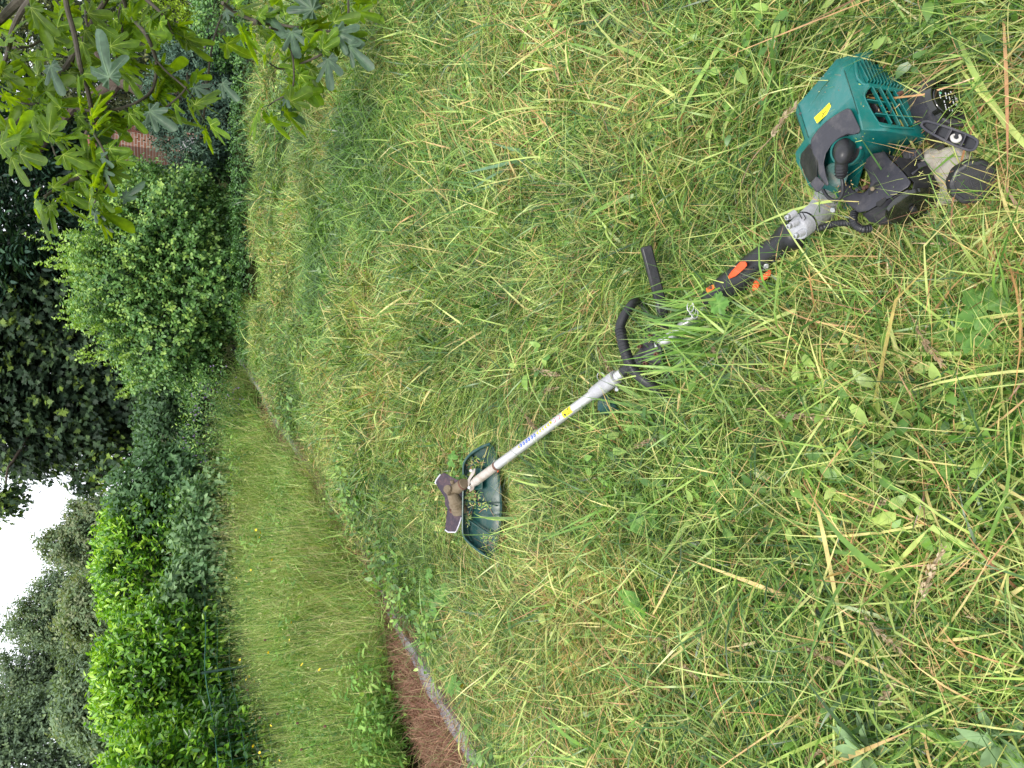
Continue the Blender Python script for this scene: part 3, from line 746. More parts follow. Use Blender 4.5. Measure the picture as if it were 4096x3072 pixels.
    # boot and lead
    P = smooth_path([z1(700, 905, -.010), z1(697, 925, -.030), z1(685, 965, -.040), z1(676, 1010, -.034), z1(672, 1070, -.026), z1(674, 1128, -.020)], 5)
    rr = np.interp(np.linspace(0, 1, len(P)), [0, .15, .35, .5, .58, .8, .97, 1], [.0165, .0178, .0158, .0128, .0108, .0102, .0085, .006])
    tube('spark_plug_boot', P, rr, M['rubber'], cutter, seg=22)
    for k in range(4):
        lathe('boot_ring', P[len(P) - 3 - k * 2], P[-1] - P[-6], [(.0092, -.0012), (.0112, 0), (.0092, .0012)], M['rubber'], cutter, seg=18)
    P = smooth_path([z1(674, 1115, -.02), z1(682, 1170, -.018), z1(682, 1235, -.012), z1(655, 1285, -.006), z1(610, 1290, .0), z1(568, 1262, .004), z1(540, 1215, .01)], 6)
    tube('ignition_lead', P, .0030, M['rubber'], cutter, seg=12)
    # round black cover top right
    n = nv(.62, -.52, .58); c = z1(1440, 562, .026)
    ring = [(1298, 398), (1370, 402), (1440, 430), (1520, 495), (1580, 580), (1603, 670), (1590, 748), (1530, 745), (1450, 712), (1380, 655), (1315, 560), (1285, 470)]
    back = [(1262, 412), (1262, 412), (1330, 500), (1400, 580), (1470, 650), (1480, 740), (1440, 800), (1340, 800), (1232, 752), (1180, 660), (1115, 575), (1150, 520)]
    V = [];
    for X, Y in ring:
        dx, dy = (X - 1440) * PX1, (Y - 570) * PX1; V.append(z1(X, Y, .035 + (.62 * dx - .52 * dy) / .58 * .9))
    for j, (X, Y) in enumerate(back):
        V.append(z1(X, Y, [.055, .06, .11, .12, .12, .11, .09, .07, .035, .03, .05, .05][j]))
    F = [tuple(range(12)), tuple(range(23, 11, -1))] + [(i, i + 12, (i + 1) % 12 + 12, (i + 1) % 12) for i in range(12)]
    cov = mesh_py('air_filter_cover', V, F, M['dusty'], cutter, bevel=.004, seg=3, angle=60)
    lab = lathe('round_label', c - n * .004, n, [(0, .0082), (.0262, .0082), (.0275, .007), (.0285, .002), (.0300, .002), (.0315, .0085), (.0335, .0085), (.0365, .0)], M['gloss'], cov, seg=40)
    u = np.cross(n, RT); u /= np.linalg.norm(u); b = np.cross(n, u)
    rr_ = random.Random(4)
    for k in range(34):                                                   # worn white print and two warning triangles
        row = k % 6; x = rr_.uniform(-.019, .019); y = -.017 + row * .0062
        if x * x + y * y > .021 ** 2: continue
        p = c - n * .004 + n * .0084 + u * y + b * x; L_ = rr_.uniform(.001, .0042)
        bar('label_print', p, p + b * L_ + u * rr_.uniform(-.0006, .0006), rr_.uniform(.0008, .0016), .0004, M['white'], lab, bevel=0)
    for x, y in ((.008, -.0185), (-.003, -.021)):
        p = c - n * .004 + n * .0085 + u * y + b * x
        mesh_py('label_triangle', [p + b * .0035, p - b * .0035, p + u * .006], [(0, 1, 2)], M['white'], lab, smooth=False)
    lathe('green_dot', c - n * .004 + n * .0084 + u * .012 - b * .0105, n, [(.0, .0004), (.0022, .0004), (.0023, 0)], solid_mat('green_dot', (.15, .5, .3), .5), lab, seg=12)
    # starter pull handle
    out = [(1264, 742), (1272, 718), (1298, 710), (1340, 718), (1480, 762), (1610, 812), (1668, 846), (1678, 868), (1662, 905), (1640, 922), (1600, 920), (1500, 882), (1400, 832), (1310, 782)]
    oh = lambda X: -.035 + (X - 1264) / 400 * -.012
    ph = prism('pull_handle', [(X, Y, oh(X) + .007) for X, Y in out], .014, M['black'], cutter, bevel=.002)
    P = smooth_path([z1(X, Y, oh(X) + .004) for X, Y in out + out[:1]], 3); tube('handle_rim', P, .0019, M['dusty'], ph, seg=8)
    for p, q in (((1386, 738), (1352, 800)), ((1484, 768), (1442, 846)), ((1588, 806), (1548, 892))):
        bar('handle_divider', z1(p[0], p[1], oh(p[0]) + .004), z1(q[0], q[1], oh(q[0]) + .004), .0018, .008, M['dusty'], ph)
    kn = smooth_path([z1(1508, 806, oh(1500)), z1(1490, 822, oh(1500) - .002), z1(1496, 846, oh(1500) - .003), z1(1524, 856, oh(1500) - .003), z1(1550, 838, oh(1500) - .002), z1(1545, 812, oh(1500) + .001)], 5)
    tube('rope_knot', kn, np.interp(np.linspace(0, 1, len(kn)), [0, .2, .7, 1], [.0014, .0026, .0028, .0016]), M['rope'], ph, seg=10)
    prism('starter_bracket', [(1290, 770, .0), (1420, 850, .0), (1440, 895, .01), (1392, 930, .03), (1330, 880, .04), (1290, 830, .03)], .03, M['black'], cutter, bevel=.003)
    # tank
    tk = prism('fuel_tank', [(1270, 900, .05), (1380, 905, .03), (1480, 895, .015), (1570, 905, .02), (1630, 945, .035), (1680, 1010, .05), (1700, 1110, .06), (1640, 1230, .05), (1540, 1310, .045), (1420, 1330, .05), (1330, 1400, .055), (1240, 1430, .065), (1190, 1300, .05), (1230, 1080, .04)], .11, M['tank'], cutter, bevel=.016, seg=4, shrink=.9, angle=60)
    nc = nv(.22, .12, .9); cc = z1(1650, 1160, .015)
    cap = lathe('fuel_cap', cc, nc, [(.0335, -.022), (.0345, -.004), (.0330, .0), (.0300, .0015), (.0270, .0015), (.0262, .0005), (.0, .0005)], M['black'], cutter, seg=48, lobes=10, lobe_amp=.07)
    uc = nv(.9, -.5, 0); uc -= nc * (uc @ nc); uc /= np.linalg.norm(uc); bc = np.cross(nc, uc)
    def capbar(x0, y0, x1, y1, w=.0008):
        bar('cap_mark', cc + nc * .0010 + uc * x0 + bc * y0, cc + nc * .0010 + uc * x1 + bc * y1, w, .0012, M['dusty'], cap, nrm=nc, bevel=0)
    for q in ((-.004, -.008, .010, -.008), (.010, -.008, .010, .006), (.010, .006, -.004, .006), (-.004, .006, -.004, -.008), (-.001, -.005, .007, -.005), (.007, -.005, .007, .003), (-.001, -.005, -.001, .003),
              (-.010, -.006, -.010, .004), (-.010, -.006, -.007, -.008), (-.010, .004, -.007, .006), (-.013, -.003, -.013, .002), (-.004, .010, .006, .012), (.015, -.004, .015, .004)):
        capbar(*q)
    # lower black cover
    A = [(836, 1044, .02), (870, 990, .012), (915, 955, .012), (990, 926, .02), (1030, 985, .01), (1105, 1060, -.002), (1192, 1160, -.005), (1170, 1195, -.008), (1010, 1285, -.012), (868, 1372, -.004), (800, 1385, .012), (735, 1335, .03), (680, 1282, .045), (640, 1240, .05),
         (662, 1195, .045), (700, 1165, .04), (728, 1168, .035), (756, 1215, .03), (800, 1240, .024), (848, 1232, .018), (880, 1195, .014), (890, 1150, .015), (868, 1095, .018)]
    ca = prism('carburettor_cover', A, .05, M['dusty'], cutter, bevel=.004, seg=3)
    prism('cover_slot', [(868, 1232, .0095), (920, 1165, .006), (945, 1155, .003), (957, 1172, .001), (905, 1240, .004), (875, 1253, .0075)], .006, M['dark'], ca, bevel=.001)
    lathe('slot_plate', z1(903, 1208, .0015), nv(0, 0, 1), [(0, .003), (.003, .003), (.0036, .0)], M['gear'], ca, seg=12)
    prism('cover_side', [(1000, 930, .022), (1030, 955, .02), (1110, 975, .02), (1290, 1010, .03), (1340, 1080, .035), (1395, 1190, .04), (1400, 1250, .05), (1330, 1260, .045), (1190, 1235, .0), (1205, 1165, .0), (1110, 1055, .004), (1035, 980, .012)], .05, M['black'], cutter, bevel=.004)
    prism('cover_step', [(868, 1378, .002), (1010, 1292, -.004), (1172, 1202, -.002), (1205, 1245, .008), (1330, 1238, .035), (1400, 1262, .045), (1350, 1360, .05), (1250, 1425, .055), (1100, 1460, .05), (955, 1478, .045), (880, 1440, .03), (815, 1390, .022)], .045, M['dusty'], cutter, bevel=.005, seg=3)
    prism('cover_window', [(925, 1310, -.012), (1000, 1268, -.014), (1010, 1290, -.012), (960, 1345, -.005), (935, 1335, -.006)], .006, M['dark'], ca, bevel=.002)
    lathe('choke_cover', z1(1195, 1352, .03), nv(.40, .62, .62), [(0.0, .004), (.030, .0035), (.038, .0), (.040, -.006)], M['gloss'], cutter, seg=36)
    lathe('choke_knob', z1(1200, 1350, .022), nv(.40, .62, .62), [(0, .008), (.005, .008), (.006, 0)], M['black'], cutter, seg=14)
    # comb block and small lever
    cb = prism('cooling_comb', [(1112, 922, .025), (1265, 908, .035), (1288, 990, .035), (1135, 1010, .022)], .03, M['black'], cutter, bevel=.002)
    for k in range(3):
        X = 1165 + k * 42; prism('comb_slot', [(X, 935, .0225 + k * .004), (X + 17, 932, .024 + k * .004), (X + 27, 972, .024 + k * .004), (X + 18, 984, .0225 + k * .004), (X + 6, 978, .0215 + k * .004)], .003, M['dusty'], cb, bevel=.001)
    prism('throttle_lever', [(1230, 1022, .005), (1290, 998, .01), (1312, 1036, .01), (1262, 1050, .004), (1200, 1108, -.002), (1185, 1092, -.002), (1240, 1058, .0)], .012, M['dusty'], cutter, bevel=.0015)
    prism('throttle_housing', [(1060, 975, .045), (1260, 985, .05), (1330, 1060, .055), (1330, 1130, .05), (1180, 1150, .02), (1080, 1040, .03)], .03, M['dark'], cutter, bevel=.002)
    for (X, Y, m_) in ((1080, 1040, 'rust'), (862, 1192, 'rust'), (1118, 500, 'rust'), (810, 1205, 'dusty')):
        lathe('hose_stub', z1(X, Y, .03), nv(-.6, .3, .7), [(0, .008), (.0035, .008), (.004, 0)], M[m_], cutter, seg=12)
    # clutch housing cone and collar
    ax0, ax1 = z1(392, 1476, .045), z1(640, 1262, .13); ax = ax1 - ax0
    ts = [0, .06, .10, .45, .62, .80, 1.0]; rs = [86, 92, 92, 98, 112, 150, 200]
    tube('clutch_housing', [ax0 + ax * t for t in ts], [r * PX1 * 1.08 for r in rs], M['cast'], cutter, seg=36, angle=60)
    tube('seal_ring', [ax0 + ax * t for t in (.055, .085)], [95 * PX1 * 1.08] * 2, M['rubber'], cutter, seg=36)
    tube('clamp_collar', [ax0 + ax * t for t in (-.16, -.14, .0, .045)], [84 * PX1, 92 * PX1, 96 * PX1, 96 * PX1], M['cast'], cutter, seg=32)
    for X, Y in ((288, 1412), (300, 1478), (350, 1548)):
        p = z1(X, Y, .0); bolt(p, nv(-.62, .4, .8), .0050, .007, M['steel'], cutter)
        tube('bolt_boss', [p - nv(-.62, .4, .8) * .001, p - nv(-.62, .4, .8) * .014], [.0062, .0068], M['cast'], cutter, seg=14)
    for a, b in (((362, 1388), (384, 1378)), ((384, 1378), (412, 1425)), ((412, 1425), (392, 1446)), ((392, 1446), (362, 1388))):
        t_ = .047 - 98 * PX1 * 1.04
        bar('embossed_mark', z1(a[0], a[1], t_), z1(b[0], b[1], t_), .0011, .0012, M['dark'], cutter, bevel=0)
    bolt(z1(617, 1352, .035), nv(-.2, .5, .8), .0050, .006, M['steel'], cutter, socket=False)
    # corrugated sleeves of the throttle cable
    def corr(P, r, n=36):
        P = smooth_path(P, n); s = np.arange(len(P)); tube('cable_sleeve', P, r * (1 + .14 * (s % 4 < 2)), M['rubber'], cutter, seg=14, angle=20)
    corr([z1(500, 1505, .06), z1(600, 1472, .055), z1(680, 1460, .045), z1(765, 1462, .04)], .0054, 16)
    corr([z1(770, 1385, .03), z1(762, 1430, .02), z1(780, 1478, .018), z1(830, 1505, .02), z1(885, 1500, .03)], .0062, 13)
build_engine()

# --- shaft, grip, handle
def shaft_line(t):
    """t = 0 at the handle clamp, 1 at the gearbox; negative towards the engine"""
    return SA + (SB - SA) * t
SA, SB = W(2650, 1370, 1.745), W(1875, 1946, 2.53)
def st(px):
    lo, hi = -1.0, 1.6
    for _ in range(40):
        m_ = (lo + hi) / 2; x = proj(shaft_line(m_))[0][0]
        if x > px: lo = m_
        else: hi = m_
    return (lo + hi) / 2
def sr(t): return .0122 + .0030 * max(0, t)

def engine_clippings():
    rr = np.random.default_rng(8); V, F, T = [], [], []; k = 0
    spots = [(835, 560, 60, 120, -.02), (1000, 600, 120, 60, -.01), (700, 1180, 60, 60, .0), (1000, 1200, 160, 80, -.02), (1250, 1080, 90, 80, .0), (1500, 620, 80, 120, .01), (600, 480, 160, 140, .01), (820, 860, 60, 60, -.06), (1500, 1100, 160, 140, -.0)]
    for i in range(70):
        X0, Y0, sx, sy, o = spots[rr.integers(0, len(spots))]; p = z1(X0 + rr.normal(0, sx * .6), Y0 + rr.normal(0, sy * .6), o - .006); a = rr.uniform(0, 6.28); L_ = rr.choice([.0012, .002, .004, .010]); w = rr.uniform(.0003, .0008)
        d = nv(math.cos(a), math.sin(a), rr.normal(0, .15)); s_ = np.cross(d, FW); s_ /= np.linalg.norm(s_)
        V += [p - s_ * w, p + s_ * w, p + d * L_ + s_ * w * .5, p + d * L_ - s_ * w * .5]; F.append([k, k + 1, k + 2, k + 3]); k += 4; T += [rr.choice([.35, .58, .72, .85, .95])] * 4
    o = add_obj('stuck_clippings', mesh_np('stuck_clippings', np.array(V), np.array(F), M['grass'], {'tint': np.array(T)}), cutter); o['kind'] = 'stuff'
engine_clippings()

def build_shaft():
    EYE[:] = [2700, 1350]
    E0 = W(3160, 940, 1.405)
    def seg_(px0, px1, name, mat, k=1.0, n=2, seg=24, label=None):
        t0, t1 = st(px0), st(px1); ts = np.linspace(t0, t1, n)
        return tube(name, [shaft_line(t) for t in ts], [sr(t) * k for t in ts], mat, cutter, seg=seg, label=label)
    g0 = W(2830, 1222, 1.70)
    tube('upper_shaft', [g0, shaft_line(-.02), shaft_line(st(2430))], [sr(0)] * 3, M['alu'], cutter, seg=28)
    low = seg_(2432, 1990, 'lower_shaft', M['alu'], n=6, seg=30)
    seg_(1992, 1905, 'lower_shaft_end', M['alu_dirty'], n=3, seg=30)
    seg_(1990, 1984, 'shaft_ring', M['rust'], 1.03)
    seg_(1908, 1895, 'shaft_neck', M['alu_dirty'], .86)
    # coupling
    tube('shaft_coupling', [shaft_line(st(x)) for x in (2376, 2372, 2385, 2440, 2464, 2466)], [sr(.3) * k for k in (1.02, 1.28, 1.40, 1.45, 1.42, 1.05)], M['cast'], cutter, seg=30, angle=50)
    def zc(X, Y, off=0.0):   # zoom6b frame
        px, py = 2050 + X / 3.687, 1450 + Y / 3.687; return W(px, py, 1.93 + (2430 - px) * .00085 + off)
    P = [zc(1315 + 62 * math.cos(a) * 1 + 20 * math.sin(a), 222 + 75 * math.sin(a), -.015 + .004 * math.cos(a)) for a in np.linspace(0, 2 * math.pi, 26)]
    tube('pin_ring', P, .0012, M['steel'], cutter, seg=8, caps=False)
    prism('pin_bracket', [(1262, 330, -.016), (1285, 280, -.018), (1330, 262, -.018), (1330, 300, -.016), (1300, 345, -.014)], .012, M['cast'], cutter, zf=zc, bevel=.002)
    bolt(zc(1545, 372, -.018), nv(-.1, .4, .9), .0052, .011, M['steel'], cutter, socket=False)
    prism('clamp_ear', [(1560, 330, -.004), (1640, 330, .0), (1662, 360, .004), (1650, 385, .004), (1580, 395, .0)], .012, M['cast'], cutter, zf=zc, bevel=.002)
    kn = lathe('clamp_knob', zc(1412, 640, .012), nv(.05, .75, .62), [(.0, .016), (.022, .015), (.0275, .012), (.028, -.010), (.025, -.018)], M['teal_dark'], cutter, seg=56, lobes=8, lobe_amp=.22, angle=30)
    tube('knob_screw', [zc(1400, 520, .012), zc(1412, 620, .014)], .006, M['steel'], cutter, seg=12)
    # labels wrapped on the lower shaft
    dirn = (SB - SA) / np.linalg.norm(SB - SA)
    top = -FW - dirn * (-FW @ dirn); top /= np.linalg.norm(top); sd = np.cross(dirn, top)     # sd: towards the picture's top or bottom
    if sd @ RT < 0: sd = -sd
    def on(px, ang, lift=.0003):
        t = st(px); c = shaft_line(t); r = sr(t) + lift
        return c + (top * math.cos(ang) + sd * math.sin(ang)) * r
    def patch(name, px0, px1, a0, a1, mat, parent, lift=.0003, n=8):
        V = []; F = []
        for i in range(n + 1):
            a = a0 + (a1 - a0) * i / n; V += [on(px0, a, lift), on(px1, a, lift), on(px0, a, lift - .0004), on(px1, a, lift - .0004)]
        for i in range(n):
            k = 4 * i; F += [(k, k + 1, k + 5, k + 4), (k + 2, k + 3, k + 7, k + 6)]
        return mesh_py(name, V, F, mat, parent, angle=60)
    yl = patch('warning_label', 2297, 2263, -.35, 1.15, M['yellow'], low)
    for (px, a, r_, mt) in ((2272, .15, .0042, 'ink'), (2272, .15, .0036, 'yellow'), (2272, .15, .0024, 'ink'), (2272, .15, .0018, 'yellow'), (2288, .75, .0030, 'ink')):
        c = on(px, a, .0006 + .0002 * ('ink yellow'.index(mt) == 0)); k_ = {('ink', .0042): 0, ('yellow', .0036): 1, ('ink', .0024): 2, ('yellow', .0018): 3, ('ink', .0030): 0}[(mt, r_)]
        nn = top * math.cos(a) + sd * math.sin(a)
        lathe('label_ring', c + nn * .00012 * k_, nn, [(0, .0001), (r_, .0001), (r_, -.0006)], M[mt], low, seg=18)
    for px, a0, a1 in ((2284, -.2, .2), (2280, .45, .6), (2291, .1, .35), (2291, .9, 1.05)):
        patch('label_print', px, px - 2.2, a0, a1, M['ink'], low, .0006, 3)
    def icon(px, a, kind):
        c = on(px, a, .0004); nn = top * math.cos(a) + sd * math.sin(a); tt = sd * math.cos(a) - top * math.sin(a)
        if kind == 'tri':
            for s_, mt, lf in ((.0062, 'ink', 0), (.0047, 'yellow', .0003)):
                q = c + nn * lf; mesh_py('triangle_mark', [q + dirn * s_, q - dirn * s_ * .5 + tt * s_ * .9, q - dirn * s_ * .5 - tt * s_ * .9], [(0, 1, 2)], M[mt], low, smooth=False)
            bar('triangle_mark', c + nn * .0005 - tt * .0012, c + nn * .0005 + tt * .0016, .0010, .0003, M['ink'], low, bevel=0)
        elif kind == 'blue':
            lathe('blue_mark', c, nn, [(0, .0003), (.0050, .0002), (.0052, -.0008)], M['blue'], low, seg=16)
            bar('blue_mark', c + nn * .0005 - tt * .0022, c + nn * .0005 + tt * .0022 + dirn * .001, .0015, .0004, M['white'], low, bevel=0)
        elif kind == 'red':
            lathe('red_mark', c, nn, [(0, .0002), (.0060, .0002), (.0062, -.0008)], M['red'], low, seg=18)
            lathe('red_mark', c, nn, [(0, .0004), (.0048, .0004), (.0048, 0)], M['white'], low, seg=18)
            bar('red_mark', c + nn * .0006 - tt * .003, c + nn * .0006 + tt * .003, .0022, .0003, M['ink'], low, bevel=0)
        else:
            q = c + nn * .0003; bar('yellow_mark', q - dirn * .0045, q + dirn * .0045, .010, .0004, M['yellow'], low, bevel=0)
            bar('yellow_mark', q - dirn * .002 + nn * .0003, q + dirn * .002 + nn * .0003, .005, .0004, M['ink'], low, bevel=0)
    for px, k_ in ((2249, 'red'), (2232, 'red'), (2219, 'sq'), (2208, 'tri'), (2197, 'tri'), (2186, 'tri'), (2176, 'tri'), (2165, 'tri'), (2153, 'blue'), (2143, 'blue'), (2131, 'blue'), (2121, 'blue'), (2110, 'blue'), (2099, 'blue'), (2091, 'tri')):
        icon(px, .55, k_)

    # --- rear grip with trigger
    def zg(X, Y, off=0.0):    # zoom4b frame
        px, py = 2750 + X / 3.318, 780 + Y / 3.318; return W(px, py, 1.395 + (3200 - px) * .00058 + off)
    sta = [(1495, 470, 150), (1480, 485, 205), (1440, 512, 222), (1370, 545, 215), (1300, 590, 185), (1235, 658, 178), (1120, 742, 174), (980, 850, 182), (850, 965, 200), (740, 1070, 212), (620, 1175, 228), (500, 1260, 222), (390, 1320, 198), (290, 1370, 150), (220, 1410, 100), (180, 1430, 30)]
    P = [zg(X, Y, .045) for X, Y, r in sta]; rr = [r * 1.5 / 2960 / 3.318 for X, Y, r in sta]
    grip = tube('rear_grip', P, rr, M['rubber'], cutter, seg=32, angle=70, flat=(nv(.45, .6, .2), .93))
    # seam and raised grip pads
    def ong(X, Y, lift=.0): 
        P2 = np.array([(s_[0], s_[1]) for s_ in sta], float); r2 = np.array([s_[2] for s_ in sta], float)
        d_ = np.hypot(P2[:, 0] - X, P2[:, 1] - Y); j = int(np.argmin(d_)); 
        e = min(d_[j] / r2[j], .97); h_ = r2[j] * math.sqrt(1 - e * e) * 1.5 / 2960 / 3.318
        return zg(X, Y, .045 - h_ - lift)
    tube('grip_seam', smooth_path([ong(X, Y, -.0002) for X, Y in ((1210, 470), (1100, 560), (960, 670), (820, 790))], 4), .0011, M['black'], grip, seg=6)
    tube('grip_seam', smooth_path([ong(X, Y, -.0002) for X, Y in ((540, 1085), (440, 1130), (360, 1170), (300, 1210))], 4), .0011, M['black'], grip, seg=6)
    for X, Y in ((1175, 690), (1105, 752), (1035, 810), (970, 860), (908, 915), (850, 980), (785, 1030)):
        bar('grip_pad', ong(X - 24, Y + 10, .0008), ong(X + 24, Y - 10, .0008), .0042, .0028, M['rubber'], grip, bevel=.0012)
    for X, Y in ((1270, 770), (1200, 820), (1140, 880), (1000, 990), (940, 1040), (880, 1090)):
        bar('grip_pad', ong(X - 24, Y + 10, .0008), ong(X + 24, Y - 10, .0008), .0034, .0026, M['rubber'], grip, bevel=.001)
    prism('throttle_lock', [(545, 1120, .004), (538, 1080, -.006), (585, 1010, -.014), (640, 950, -.022), (700, 885, -.022), (778, 882, -.012), (796, 935, -.008), (730, 1000, -.012), (640, 1075, -.008)], .03, M['orange'], cutter, zf=zg, bevel=.0022)
    sw = prism('stop_switch', [(240, 1240, .010), (345, 1185, .0), (362, 1240, -.002), (262, 1302, .006)], .014, M['switch'], cutter, zf=zg, bevel=.0018)
    prism('throttle_trigger', [(1080, 990, .03), (1118, 1012, .03), (1100, 1075, .035), (1020, 1135, .04), (965, 1180, .04), (930, 1255, .045), (870, 1280, .045), (850, 1240, .045), (880, 1150, .04), (980, 1070, .035)], .02, M['orange'], cutter, zf=zg, bevel=.002)
    for a, b in (((262, 1228), (275, 1262)), ((278, 1220), (290, 1252)), ((270, 1240), (290, 1230))):
        bar('switch_mark', zg(a[0], a[1], .0005), zg(b[0], b[1], .0005), .0010, .0008, M['rust'], sw, bevel=0)
    lathe('switch_mark', zg(318, 1230, .0015), nv(-.3, -.2, .9), [(.0022, .001), (.0036, .0024), (.0036, 0)], M['rust'], sw, seg=14)
    bolt(zg(1045, 942, -.008), nv(.1, .5, .8), .0058, .003, M['steel'], grip)
    # --- loop handle
    def zl(X, Y, off=0.0):    # zoom5b frame
        px, py = 2380 + X / 3.319, 1150 + Y / 3.319; return W(px, py, 1.78 + (2600 - px) * .00080 + off)
    pt = [(1060, 1500, .07), (960, 1440, .05), (800, 1330, .0), (650, 1225, -.035), (540, 1130, -.05), (490, 1060, -.06), (430, 930, -.07), (385, 790, -.075), (350, 640, -.075), (335, 520, -.07), (375, 400, -.06), (450, 280, -.04), (520, 195, -.015), (560, 185, .01), (640, 250, .035), (730, 370, .055), (800, 470, .07)]
    P = smooth_path([zl(*p) for p in pt], 5); r0 = 1.78 / 2960 / 3.319
    rr = np.interp(np.arange(len(P)), [0, 12, 35, 50, 58, 64, 70, 80], [52 * r0, 66 * r0, 72 * r0, 66 * r0, 62 * r0, 52 * r0, 40 * r0, 36 * r0])
    loop = tube('loop_handle', P, rr, M['rubber'], cutter, seg=22, angle=60)
    q = [(556, 1050), (530, 1010), (508, 960), (490, 910), (472, 860), (456, 812), (442, 765), (425, 715), (412, 668), (402, 620), (396, 582)]
    for k in range(15):
        i = 22 + k * 1.5; i0 = int(i); p = P[i0] * (1 - (i - i0)) + P[i0 + 1] * (i - i0)
        lathe('grip_ring', p, P[i0 + 1] - P[i0 - 1], [(68 * r0, -.0026), (78 * r0, -.0014), (78 * r0, .0014), (68 * r0, .0026)], M['rubber'], loop, seg=22)
    def arm(pts, w):
        P = smooth_path([zl(*p) for p in pts], 4); tube('handle_arm', P, w * r0, M['black'], cutter, seg=10, flat=(-FW, .7))
    arm([(800, 470, .06), (760, 520, .045), (715, 610, .03), (690, 690, .02)], 42)
    arm([(780, 1010, .01), (880, 1070, .03), (960, 1140, .05), (1040, 1230, .07), (1090, 1330, .09)], 46)
    prism('handle_clamp', [(585, 900, -.02), (592, 850, -.022), (650, 700, -.01), (690, 655, -.008), (780, 630, -.006), (860, 640, .0), (830, 700, -.012), (815, 740, -.026), (880, 790, -.026), (885, 870, -.02), (900, 940, -.008), (880, 1000, .0), (780, 1045, .002), (700, 1050, .0), (660, 1020, -.008), (640, 960, -.022)], .05, M['dusty'], cutter, zf=zl, bevel=.004)
    prism('handle_boss', [(530, 950, -.018), (590, 905, -.026), (640, 965, -.028), (600, 1040, -.02), (545, 1000, -.018)], .03, M['black'], cutter, zf=zl, bevel=.003)
    tube('handle_sleeve', [shaft_line(st(2492)), shaft_line(st(2560))], [sr(.1) * 1.16] * 2, M['black'], cutter, seg=24)
    tube('handle_sleeve', [shaft_line(st(2556)), shaft_line(st(2632))], [sr(.1) * 1.42] * 2, M['dusty'], cutter, seg=24)
    tube('shaft_band', [shaft_line(st(2466)), shaft_line(st(2460))], [sr(.1) * 1.06] * 2, M['rubber'], cutter, seg=24)
    for X, Y in ((740, 655), (605, 778), (825, 885), (680, 1008)):
        bolt(zl(X, Y, -.024), nv(-.35, .05, .93), .0056, .010, M['rust'], cutter)
        prism('bolt_foot', [(X + 5, Y - 35, -.012), (X + 62, Y - 38, -.006), (X + 66, Y + 28, -.006), (X + 10, Y + 38, -.012)], .02, M['dusty'], cutter, zf=zl, bevel=.002)
    bar('barrier_bar', W(2583, 985, 1.70), W(2640, 1200, 1.73), .0255, .020, M['black'], cutter, bevel=.004)
    bar('barrier_bar', W(2640, 1196, 1.73), W(2668, 1345, 1.76), .0235, .018, M['black'], cutter, bevel=.004)
    for k in range(3):
        P = [W(2762 + 14 * k * .6 + 13 * math.cos(a), 1228 + 13 * k + 20 * math.sin(a), 1.62 + .01 * k) for a in np.linspace(0, 2 * math.pi, 22)]
        tube('hanging_ring', P, .0014, M['steel'], cutter, seg=8, caps=False)
build_shaft()

